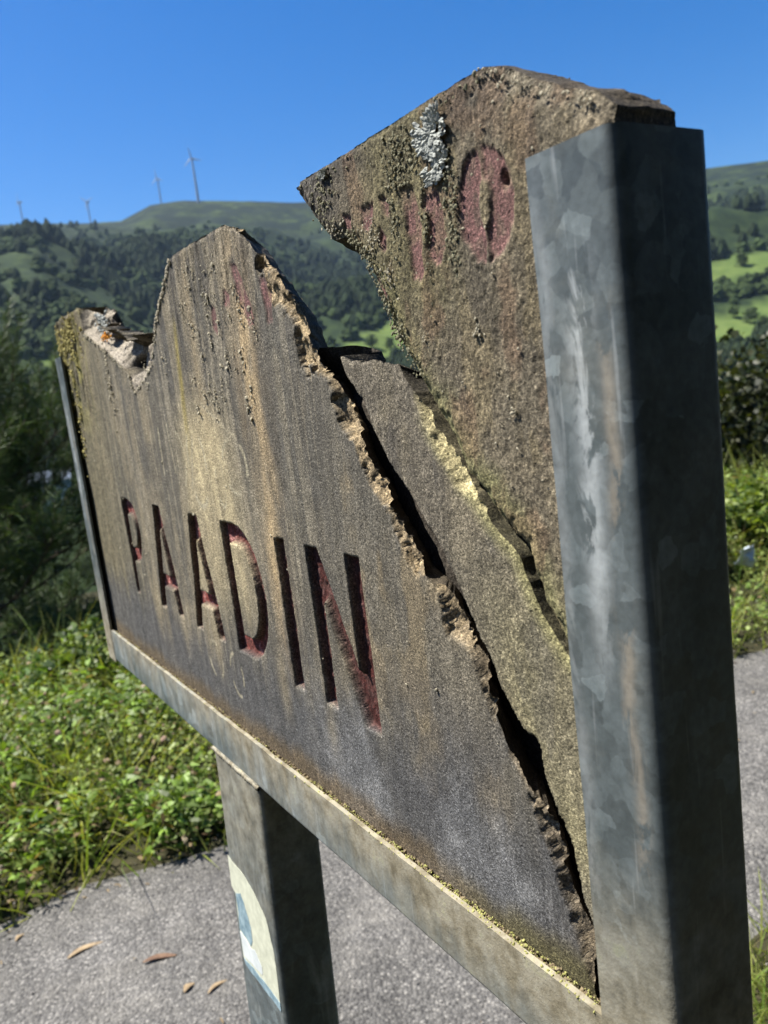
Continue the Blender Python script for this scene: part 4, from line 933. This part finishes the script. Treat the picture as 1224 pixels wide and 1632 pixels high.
def litter():
    rng = np.random.default_rng(28); n = 420; s = rng.uniform(-2.4, 4, n); q = -np.abs(rng.normal(0, .14, n)) + .03; far_ = rng.random(n) < .25; q[far_] = -1.44 * rng.random(far_.sum()); x, y = road_xy(s, q)
    P = np.column_stack([x, y, .012 + .02 * (1 - (2 * np.clip(-q / 1.46, 0, 1) - 1) ** 2)]); d = rdir(n, .05, rng); d[:, 2] *= .25; L = rng.uniform(.008, .035, n)
    v, f, per = cards(P, d, np.tile([[0, 0, 1.0]], (n, 1)) + rng.normal(0, .2, (n, 3)), L, L * rng.uniform(.15, .5, n), 'leaf', rng.uniform(-.1, .2, n)); o = merge([(v, f, per, colr(n, (.09, .055, .03), (.28, .21, .12), rng))], 'leaf_litter', M_LEAF)
    tag(o, 'small dead leaf scraps gathered along the edge of the lane', 'leaf litter', kind='stuff')
litter()
# plastic scrap in the shrubs across the lane
def scrap():
    n = 12; g = np.linspace(-1, 1, n); X, Y = np.meshgrid(g, g); rr = fbm(X * 2 + 5, Y * 2, 71, 3)
    V = np.column_stack([(X * .09 * (1 + .3 * rr)).ravel(), (rr * .12 - .05 + .04 * X * Y).ravel(), (Y * .085 * (.8 + .5 * fbm(X * 3, Y * 3, 72, 2)) + .08).ravel()])
    i, j = np.meshgrid(np.arange(n - 1), np.arange(n - 1), indexing='ij'); F = np.stack([i * n + j, i * n + j + 1, (i + 1) * n + j + 1, (i + 1) * n + j], -1).reshape(-1, 4)
    o = obj('plastic_scrap', mesh_np('plastic_scrap', V, F, True), mat_simple('pale_plastic', (.35, .42, .5), (.6, .66, .72), 30, .4, 0)); x, y = 1.93, 4.25
    o.scale = (.62, .62, .62); o.location = (x, y, float(land(x, y)) + .22); o.rotation_euler = (.2, .3, .4); o.modifiers.new('thick', 'SOLIDIFY').thickness = .001
    tag(o, 'pale blue-white scrap of plastic caught in the shrubs across the lane', 'plastic scrap')
scrap()

# ------------------------------------------------------------------ trees
def tube_path(path, radii, K=7):
    path = np.array(path, float); n = len(path); V = []; F = []
    for i in range(n):
        t = path[min(i + 1, n - 1)] - path[max(i - 1, 0)]; t /= np.linalg.norm(t) + 1e-9
        a = np.cross(t, [0.3, .9, .2]); a /= np.linalg.norm(a); b = np.cross(t, a)
        for k in range(K):
            g = 6.283 * k / K; V.append(path[i] + radii[i] * (a * math.cos(g) + b * math.sin(g)))
    for i in range(n - 1):
        for k in range(K): F.append([i * K + k, i * K + (k + 1) % K, (i + 1) * K + (k + 1) % K, (i + 1) * K + k])
    return np.array(V), np.array(F)
def wood_mesh(name, tubes, parent, origin):
    V = []; F = []; b = 0
    for v, f in tubes: V.append(v); F.append(f + b); b += len(v)
    return obj(name, mesh_np(name, np.concatenate(V) - np.array(origin, float), np.concatenate(F)), M_BARK, parent)
def pine(x, y, H, R, seed, label, dens=1.0, name='pine_tree'):
    rng = np.random.default_rng(seed); z0 = float(land(x, y)) - .1; root = empty(name, (x, y, z0)); o3 = np.array([x, y, z0])
    trunk = [o3 + np.array([.06 * math.sin(k), .05 * math.cos(k * 1.3), H * k / 9]) for k in range(10)]; tubes = [tube_path(trunk, np.linspace(.03 * H * .55, .012, 10))]; br = []; parts = []
    lv = np.linspace(.06, .97, int(16 * dens ** .5)); dead = []
    for f in lv:
        nb = int(rng.integers(6, 9))
        for k in range(nb):
            a = 6.283 * (k + rng.random()) / nb; l = R * (1 - f) ** .55 * rng.uniform(.7, 1.1) + .12
            d = np.array([math.cos(a), math.sin(a), 0]); p0 = o3 + np.array([0, 0, H * f]); pts_ = [p0 + d * l * t + np.array([0, 0, l * (.12 * t + .32 * t * t - (.25 * t if f < .4 else 0))]) for t in np.linspace(0, 1, 6)]
            br.append(tube_path(pts_, np.linspace(.007 * l + .004, .003, 6), 5))
            if f < .22 and rng.random() < .2: continue
            ns = max(4, int(l * 19 * dens))
            for q in range(ns):
                t = rng.uniform(.25, 1) if f > .2 else rng.uniform(.6, 1); i = min(int(t * 5), 4); c = pts_[i] + (pts_[i + 1] - pts_[i]) * (t * 5 - i)
                sd = d * rng.uniform(.1, .9) + np.cross(d, [0, 0, 1]) * rng.normal(0, .7) + np.array([0, 0, rng.uniform(.5, 2.4)]); sd /= np.linalg.norm(sd); sl = rng.uniform(.16, .36) * (1 + .5 * f)
                br.append(tube_path([c, c + sd * sl * .5, c + sd * sl], [.004, .003, .002], 3))
                m = int(64 * dens); tt = rng.uniform(.1, 1, m); P = c + sd * sl * tt[:, None]; nd = rng.normal(0, 1, (m, 3)); nd -= (nd @ sd)[:, None] * sd; nd /= np.linalg.norm(nd, axis=1, keepdims=True); nd = nd + sd * rng.uniform(.5, 1.5, (m, 1)) - np.array([0, 0, .15])
                v, fc, per = cards(P, nd, rdir(m, 0, rng), rng.uniform(.07, .13, m), rng.uniform(.004, .0065, m), 'needle'); cc = colr(m, (.030, .060, .022), (.09, .135, .045), rng) * rng.uniform(.7, 1.3)
                parts.append((v, fc, per, cc))
    wood_mesh('trunk', tubes, root, o3); wood_mesh('branches', br, root, o3); merge(parts, 'crown', M_NEEDLE, root, o3)
    tag(root, label, 'tree'); return root
pine(-3.25, 6.0, 3.5, 2.0, 31, 'dark pine sapling beyond the weeds at the left picture edge', 1.0)
pine(-5.7, 10.2, 5.6, 2.4, 32, 'taller dark pine down the slope behind the sapling at the left', .7)
def broadleaf(x, y, H, R, seed, label, c1, c2, nleaf=9000, leaf=.11, zb=.12, name='broadleaf_tree', zoff=0, squash=.75, group=None):
    rng = np.random.default_rng(seed); z0 = float(land(x, y)) - .15 + zoff; root = empty(name, (x, y, z0)); o3 = np.array([x, y, z0]); tubes = []; cl = []
    hb = H * .35; tr = [o3 + np.array([.05 * H * math.sin(k * .6 + seed), .04 * H * math.cos(k * .8), hb * k / 4]) for k in range(5)]
    tubes.append(tube_path(tr, np.linspace(.035 * H, .022 * H, 5)))
    limbs = []
    for k in range(9):
        a = 6.283 * k / 9 + rng.random(); l = R * rng.uniform(.55, .95); up = rng.uniform(.15, .62) * H
        p1 = tr[-1] - np.array([0, 0, rng.uniform(0, .4) * hb]); p2 = p1 + np.array([math.cos(a) * l * .5, math.sin(a) * l * .5, up * .55]); p3 = p1 + np.array([math.cos(a) * l, math.sin(a) * l, up])
        limbs.append(tube_path([p1, (p1 + p2) / 2 + rng.normal(0, .03 * R, 3), p2, p3], [.018 * H, .013 * H, .009 * H, .003 * H], 5)); cl += [p2, p3]
    cl += [o3 + np.array([rng.normal(0, .3 * R), rng.normal(0, .3 * R), H * rng.uniform(.5, .95)]) for _ in range(14)] + [o3 + np.array([rng.normal(0, .5 * R), rng.normal(0, .5 * R), H * rng.uniform(.22, .6)]) for _ in range(14)]
    cl = np.array(cl); k = rng.integers(0, len(cl), nleaf); rad = R * rng.uniform(.22, .42, len(cl))
    d = rng.normal(0, 1, (nleaf, 3)); d /= np.linalg.norm(d, axis=1, keepdims=True); P = cl[k] + d * (rad[k] * rng.random(nleaf) ** .4)[:, None] * np.array([1, 1, squash])
    L = rng.uniform(.6, 1.3, nleaf) * leaf; c = colr(nleaf, c1, c2, rng) * rng.uniform(.65, 1.35, len(cl))[k][:, None]
    v, f, per = cards(P, d + rdir(nleaf, .2, rng), rdir(nleaf, .5, rng), L, L * .7, 'leaf', rng.uniform(0, .3, nleaf))
    wood_mesh('trunk', tubes, root, o3); wood_mesh('limbs', limbs, root, o3); merge([(v, f, per, c)], 'crown', M_LEAF, root, o3)
    return tag(root, label, 'tree', group)
broadleaf(6.1, 12.6, 4.0, 2.3, 41, 'dark brownish green tree on the slope right of the steel upright', (.012, .022, .008), (.045, .050, .016), 9000, .12)
broadleaf(9.6, 17.5, 4.7, 3.2, 42, 'tall dark tree further down the slope at the right picture edge', (.012, .024, .008), (.05, .06, .018), 8000, .17)
# shrubs on the far verge
def shrub(x, y, H, R, seed, label, c1=G1, c2=G2, n=2600, leaf=.05):
    rng = np.random.default_rng(seed); z0 = float(land(x, y)) - .02; root = empty('shrub', (x, y, z0)); o3 = np.array([x, y, z0]); st_ = []; parts = []
    for k in range(26):
        a = 6.283 * rng.random(); l = R * rng.uniform(.3, 1); h = H * rng.uniform(.55, 1.05); pts_ = [o3 + np.array([math.cos(a) * l * t ** 1.3, math.sin(a) * l * t ** 1.3, h * t]) for t in np.linspace(0, 1, 5)]; st_.append(tube_path(pts_, [.006, .005, .004, .003, .002], 4))
        m = n // 26; t = rng.uniform(.15, 1, m) ** .8; c = np.array(pts_)[0] + np.column_stack([math.cos(a) * l * t ** 1.3, math.sin(a) * l * t ** 1.3, h * t]); c += rng.normal(0, .03, (m, 3))
        L = rng.uniform(.6, 1.35, m) * leaf; v, f, per = cards(c, rdir(m, .3, rng), rdir(m, 1, rng), L, L * .62, 'leaf', rng.uniform(0, .4, m)); parts.append((v, f, per, colr(m, c1, c2, rng) * rng.uniform(.7, 1.3)))
    wood_mesh('stems', st_, root, o3); merge(parts, 'foliage', M_LEAF, root, o3); return tag(root, label, 'shrub', 'shrubs on the far verge')
shrub(2.42, 5.05, .5, .5, 51, 'bright green shrub across the lane, right of the steel upright')
shrub(3.0, 5.0, .45, .5, 52, 'bright green shrub across the lane at the right picture edge')
shrub(1.7, 4.75, .5, .45, 53, 'low green shrub across the lane, mostly behind the steel upright')
shrub(-1.55, 4.25, .26, .5, 54, 'feathery grey-green bush behind the weeds at the left', (.04, .08, .02), (.12, .17, .05), 2400, .06)
shrub(-2.75, 4.5, .22, .6, 55, 'dark low bush below the pine at the left picture edge', (.02, .045, .012), (.06, .09, .025), 2200, .06)

broadleaf(-3.4, 7.6, 1.9, 1.5, 43, 'dark undergrowth bush behind the pine sapling', (.010, .020, .008), (.035, .05, .016), 5000, .08, name='bush')
broadleaf(-2.0, 6.6, 1.25, 1.1, 44, 'dark undergrowth bush between the pine sapling and the sign frame', (.010, .020, .008), (.04, .055, .018), 4500, .07, name='bush')
broadleaf(-1.2, 9.0, 1.7, 1.6, 45, 'dark undergrowth bush down the slope behind the board', (.012, .022, .009), (.04, .055, .018), 4000, .09, name='bush')
# woods on the hills (instanced by geometry nodes; far too many to count)
def blob_tree(name, seed, tall, mat):
    bm = bmesh.new(); bmesh.ops.create_icosphere(bm, subdivisions=3, radius=1.0); rng = np.random.default_rng(seed); off_ = rng.uniform(0, 50, 3)
    from mathutils import noise as mn
    for v in bm.verts:
        c = v.co; n = mn.noise(c * 1.7 + Vector(off_)) * .42 + mn.noise(c * 4.5 + Vector(off_)) * .26 + mn.noise(c * 9 + Vector(off_)) * .12
        v.co = c * (1 + n); v.co.z *= tall
        if tall > 1.3: s = 1.15 - .55 * (v.co.z / tall + 1) / 2; v.co.x *= s; v.co.y *= s
        v.co.z += tall * .8
    me = bpy.data.meshes.new(name); bm.to_mesh(me); bm.free(); me.materials.append(mat); return bpy.data.objects.new(name, me)
def wood_mat(name, c1, c2):
    k = NT(name); g = k.coord(kind='Object'); n = k.noise(g, 3.2, 5, .7)
    c = k.ramp(n, [(.3, c1), (.72, c2)]); c = k.mix(.85, c, k.ramp(k.rand(), [(0, .72), (.6, 1.0), (1, 1.35)]), 'MULTIPLY'); k.base(c); k.rough(.9); k.spec(.1); k.bump(n, .5, 1); return k.m
def wood(name, label, protos, P, S, A):
    pc = bpy.data.collections.new(name + '_kinds')
    for p in protos: pc.objects.link(p)
    me = bpy.data.meshes.new(name); me.vertices.add(len(P)); me.vertices.foreach_set('co', np.ascontiguousarray(P, np.float32).ravel()); float_attr(me, S, 'size'); float_attr(me, A, 'turn'); me.update()
    o = obj(name, me, None); ng = bpy.data.node_groups.new(name, 'GeometryNodeTree'); ng.interface.new_socket('Geometry', in_out='INPUT', socket_type='NodeSocketGeometry'); ng.interface.new_socket('Geometry', in_out='OUTPUT', socket_type='NodeSocketGeometry')
    N = ng.nodes; i = N.new('NodeGroupInput'); u = N.new('NodeGroupOutput'); iop = N.new('GeometryNodeInstanceOnPoints'); ci = N.new('GeometryNodeCollectionInfo'); ci.inputs[0].default_value = pc; ci.inputs[1].default_value = True; ci.inputs[2].default_value = True
    sz = N.new('GeometryNodeInputNamedAttribute'); sz.data_type = 'FLOAT'; sz.inputs[0].default_value = 'size'; tr = N.new('GeometryNodeInputNamedAttribute'); tr.data_type = 'FLOAT'; tr.inputs[0].default_value = 'turn'
    cx = N.new('ShaderNodeCombineXYZ'); ng.links.new(tr.outputs[0], cx.inputs[2])
    ng.links.new(i.outputs[0], iop.inputs['Points']); ng.links.new(ci.outputs[0], iop.inputs['Instance']); iop.inputs['Pick Instance'].default_value = True
    ng.links.new(sz.outputs[0], iop.inputs['Scale']); ng.links.new(cx.outputs[0], iop.inputs['Rotation']); ng.links.new(iop.outputs[0], u.inputs[0])
    m = o.modifiers.new('scatter', 'NODES'); m.node_group = ng; tag(o, label, 'wood', kind='stuff'); return o
def hill_woods():
    rng = np.random.default_rng(61); n = 90000; az = np.radians(rng.uniform(-48, 48, n)); r = np.sqrt(rng.uniform(90 ** 2, 1440 ** 2, n)); r[:1600] = np.sqrt(rng.uniform(45 ** 2, 130 ** 2, 1600)); x = r * np.sin(az); y = r * np.cos(az); z = land(x, y)
    fm = field_mask(x, y, z); den = fbm(x / 90, y / 90, 62, 4); moor = ss(820, 1300, r + (den - .5) * 600); e = elev(x, y, z)
    keep = (fm < .25) & ~((np.degrees(az) < -20.3) & (np.degrees(az) > -24.5) & (r < 200)) & (rng.random(n) < (ss(.36, .5, den) * .9 + .06) * (1 - 1.0 * moor))
    x, y, z, r, den = x[keep], y[keep], z[keep], r[keep], den[keep]; m = len(x); kind = fbm(x / 120, y / 120, 66, 3) + rng.normal(0, .04, m) > .49
    S = rng.uniform(2.4, 5.0, m) * (1 - .3 * ss(700, 1300, r)) * (.4 + .6 * ss(50, 150, r)); A = rng.uniform(0, 6.28, m); P = np.column_stack([x, y, z - .6])
    a, b = ((.010, .018, .009), (.030, .044, .017)), ((.015, .027, .010), (.048, .070, .021))
    ma, mb = wood_mat('dark_wood', *a), wood_mat('leafy_wood', *b)
    wood('hill_conifer_wood', 'dark plantation woods covering the slopes of the hills behind', [blob_tree('wood_tree', 70 + k, 1.5, ma) for k in range(3)], P[kind], S[kind], A[kind])
    wood('hill_leafy_wood', 'lighter leafy woods and scrub on the hills behind', [blob_tree('leafy_tree', 80 + k, .95, mb) for k in range(3)], P[~kind], S[~kind], A[~kind])
    return m
NW = hill_woods()
# single trees standing on the fields at the right
def at_elev(azd, el, r0=120, r1=1400):
    rr = np.linspace(r0, r1, 3000); a = math.radians(azd); x = rr * math.sin(a); y = rr * math.cos(a); e = elev(x, y, land(x, y)); k = int(np.argmax(e >= el)) if (e >= el).any() else len(rr) - 1
    return float(x[k]), float(y[k])
for azd, el, H, sd, lb in ((25.6, 1.0, 9, 91, 'lone round tree in the lower green field beyond the upright'), (24.6, 1.5, 7, 92, 'small tree at the upper left of the lower green field'), (26.3, .45, 8, 93, 'tree at the bottom of the lower field by the picture edge'),
                           (25.2, 4.6, 9, 94, 'small dark tree in the upper strip of field at the right'), (.6, 2.6, 9, 95, 'round tree in the field seen through the gap in the board'), (1.9, 2.4, 8, 96, 'darker tree at the right of the field in the gap')):
    x, y = at_elev(azd, el); broadleaf(x, y, H, H * .42, sd, lb, (.02, .042, .012), (.07, .105, .03), 1500, H * .075, name='field_tree', group='single trees in the fields')

# ------------------------------------------------------------------ wind turbines on the ridge
M_TOWER = mat_simple('turbine_paint', (.16, .19, .23), (.22, .25, .29), .3, .7, 0)
def turbine(azd, hub_el, r, Hh, rotor, phase, yaw, label):
    a = math.radians(azd); x, y = r * math.sin(a), r * math.cos(a); zh = CAMZ + r * math.tan(math.radians(hub_el)); z0 = min(zh - Hh, float(land(x, y)) - .5); Hh = zh - z0
    root = empty('wind_turbine', (x, y, z0)); tag(root, label, 'wind turbine', 'wind turbines along the ridge')
    v, f = tube_path([(0, 0, Hh * k / 6) for k in range(7)], np.linspace(2.3, 1.3, 7), 14); obj('tower', mesh_np('tower', v, f), M_TOWER, root)
    fw = np.array([math.sin(yaw), math.cos(yaw), 0]); pth = [np.array([0, 0, Hh + 1.2]) + fw * t for t in (-3.2, -3, 0, 4.5, 6.4, 6.6)]; v, f = tube_path(pth, [.1, 1.5, 1.9, 1.7, 1.2, .1], 10); obj('nacelle', mesh_np('nacelle', v, f), M_TOWER, root)
    hub = np.array([0, 0, Hh + 1.2]) - fw * 3.6; v, f = tube_path([hub - fw * 1.8, hub - fw * 1.2, hub, hub + fw * .6], [.1, .9, 1.2, 1.1], 10); obj('hub', mesh_np('hub', v, f), M_TOWER, root)
    side = np.cross(fw, [0, 0, 1])
    for k in range(3):
        g = phase + k * 2.0944; d = side * math.cos(g) + np.array([0, 0, 1]) * math.sin(g); t = np.cross(fw, d); V = []; F = []
        for q, (l, w, th) in enumerate(((0, .8, .5), (.08, 1.0, .5), (.2, 1.8, .45), (.5, 1.3, .3), (.8, .8, .2), (1, .3, .1))):
            c = hub + d * l * rotor
            V += [c - t * w * .4, c + fw * th, c + t * w, c - fw * th]
        for q in range(5):
            for s in range(4): F.append([q * 4 + s, q * 4 + (s + 1) % 4, q * 4 + 4 + (s + 1) % 4, q * 4 + 4 + s])
        obj('blade', mesh_np('blade', np.array(V), np.array(F)), M_TOWER, root)
turbine(-9.88, 15.92, 1480, 56, 20, math.radians(100), .2, 'tallest wind turbine, on the summit ridge')
turbine(-12.31, 14.88, 1850, 56, 20, math.radians(215), .5, 'small wind turbine just left of the tallest one')
turbine(-21.04, 13.90, 2000, 56, 20, math.radians(80), .9, 'leftmost wind turbine near the left picture edge')
turbine(-16.97, 13.74, 2000, 56, 20, math.radians(20), .3, 'low wind turbine half hidden by the ridge, second from the left')

# white house down in the valley, glimpsed through the pine
def house():
    a = math.radians(-22.3); r = 190; x, y = r * math.sin(a), r * math.cos(a); zc = CAMZ + r * math.tan(math.radians(-3.9)); z0 = zc - 1.5
    root = empty('house', (x, y, z0), .35); tag(root, 'small white house in the valley seen through the pine', 'house'); mw = mat_simple('white_wall', (.68, .68, .66), (.78, .78, .76), 2, .8, 0); mr = mat_simple('slate_roof', (.10, .14, .2), (.17, .21, .28), 4, .6, 0); mg = mat_simple('dark_pane', (.02, .025, .03), (.04, .05, .06), 2, .2, 0, .5)
    def box(name, x0, x1, y0, y1, zz0, zz1, mat, par):
        V = [(X, Y, Z) for Z in (zz0, zz1) for Y in (y0, y1) for X in (x0, x1)]; me = bpy.data.meshes.new(name); me.from_pydata(V, [], [(0, 2, 3, 1), (4, 5, 7, 6), (0, 1, 5, 4), (2, 6, 7, 3), (0, 4, 6, 2), (1, 3, 7, 5)]); return obj(name, me, mat, par)
    box('wall', -4, 4, -3, 3, -8, 3, mw, root)
    me = bpy.data.meshes.new('roof'); me.from_pydata([(-4.4, -3.4, 2.9), (4.4, -3.4, 2.9), (4.4, 3.4, 2.9), (-4.4, 3.4, 2.9), (-4.4, 0, 4.9), (4.4, 0, 4.9)], [], [(0, 1, 5, 4), (2, 3, 4, 5), (0, 4, 3), (1, 2, 5), (0, 3, 2, 1)]); rf = obj('roof', me, mr, root)
    box('chimney', 1.6, 2.3, -.4, .3, 3.6, 5.6, mw, rf); box('door', -.5, .5, -3.06, -3.003, 0, 2.1, mr, root)
    for wx in (-2.6, 2.4):
        w_ = box('window', wx - .6, wx + .6, -3.08, -3.004, .9, 2.2, mw, root); box('pane', wx - .48, wx + .48, -3.10, -3.084, 1.0, 2.1, mg, w_)
house()

# ------------------------------------------------------------------ unseen trees added behind the viewer to block sky light
def sky_block_trees():
    rng = np.random.default_rng(77); n = 34000; cl = np.array([(x, y, float(land(x, y)) + h) for x, y, h in ((1.2, -3.6, 2.2), (2.6, -3.0, 2.6), (4.0, -1.8, 2.4), (.0, -4.6, 2.8), (5.2, -.6, 2.0), (1.8, -4.6, 4.4), (3.4, -3.6, 4.6), (4.8, -2.4, 4.2), (.4, -5.4, 5.0), (-1.4, -5.4, 2.6), (2.6, -4.8, 6.2), (6.0, .6, 2.4), (-2.8, -5.6, 2.6), (1, -6, 7))])
    k = rng.integers(0, len(cl), n); d = rng.normal(0, 1, (n, 3)); d /= np.linalg.norm(d, axis=1, keepdims=True); P = cl[k] + d * (1.6 * rng.random(n) ** .4)[:, None]; L = rng.uniform(.13, .27, n)
    v, f, per = cards(P, d + rdir(n, .2, rng), rdir(n, .5, rng), L, L * .7, 'leaf', rng.uniform(0, .3, n)); o = merge([(v, f, per, colr(n, (.015, .03, .010), (.045, .068, .02), rng))], 'sky_block_trees', M_LEAF)
    tag(o, 'unseen leafy trees added on the near bank to block sky light', 'wood', kind='stuff')
sky_block_trees()
# ------------------------------------------------------------------ the air
me = bpy.data.meshes.new('haze'); X0, Z0, Z1 = 4400., -70., 640.
me.from_pydata([(x, y, z) for z in (Z0, Z1) for y in (-X0, X0) for x in (-X0, X0)], [], [(0, 2, 3, 1), (4, 5, 7, 6), (0, 1, 5, 4), (2, 6, 7, 3), (0, 4, 6, 2), (1, 3, 7, 5)])
hm = bpy.data.materials.new('haze'); hm.use_nodes = True; hn = hm.node_tree.nodes; hn.remove(hn['Principled BSDF']); pv = hn.new('ShaderNodeVolumePrincipled')
pv.inputs['Color'].default_value = (.55, .74, 1, 1); pv.inputs['Density'].default_value = .00006; pv.inputs['Anisotropy'].default_value = .2; hm.node_tree.links.new(pv.outputs[0], hn['Material Output'].inputs['Volume'])
tag(obj('haze', me, hm), 'thin blue haze over the valley', 'haze', kind='stuff')
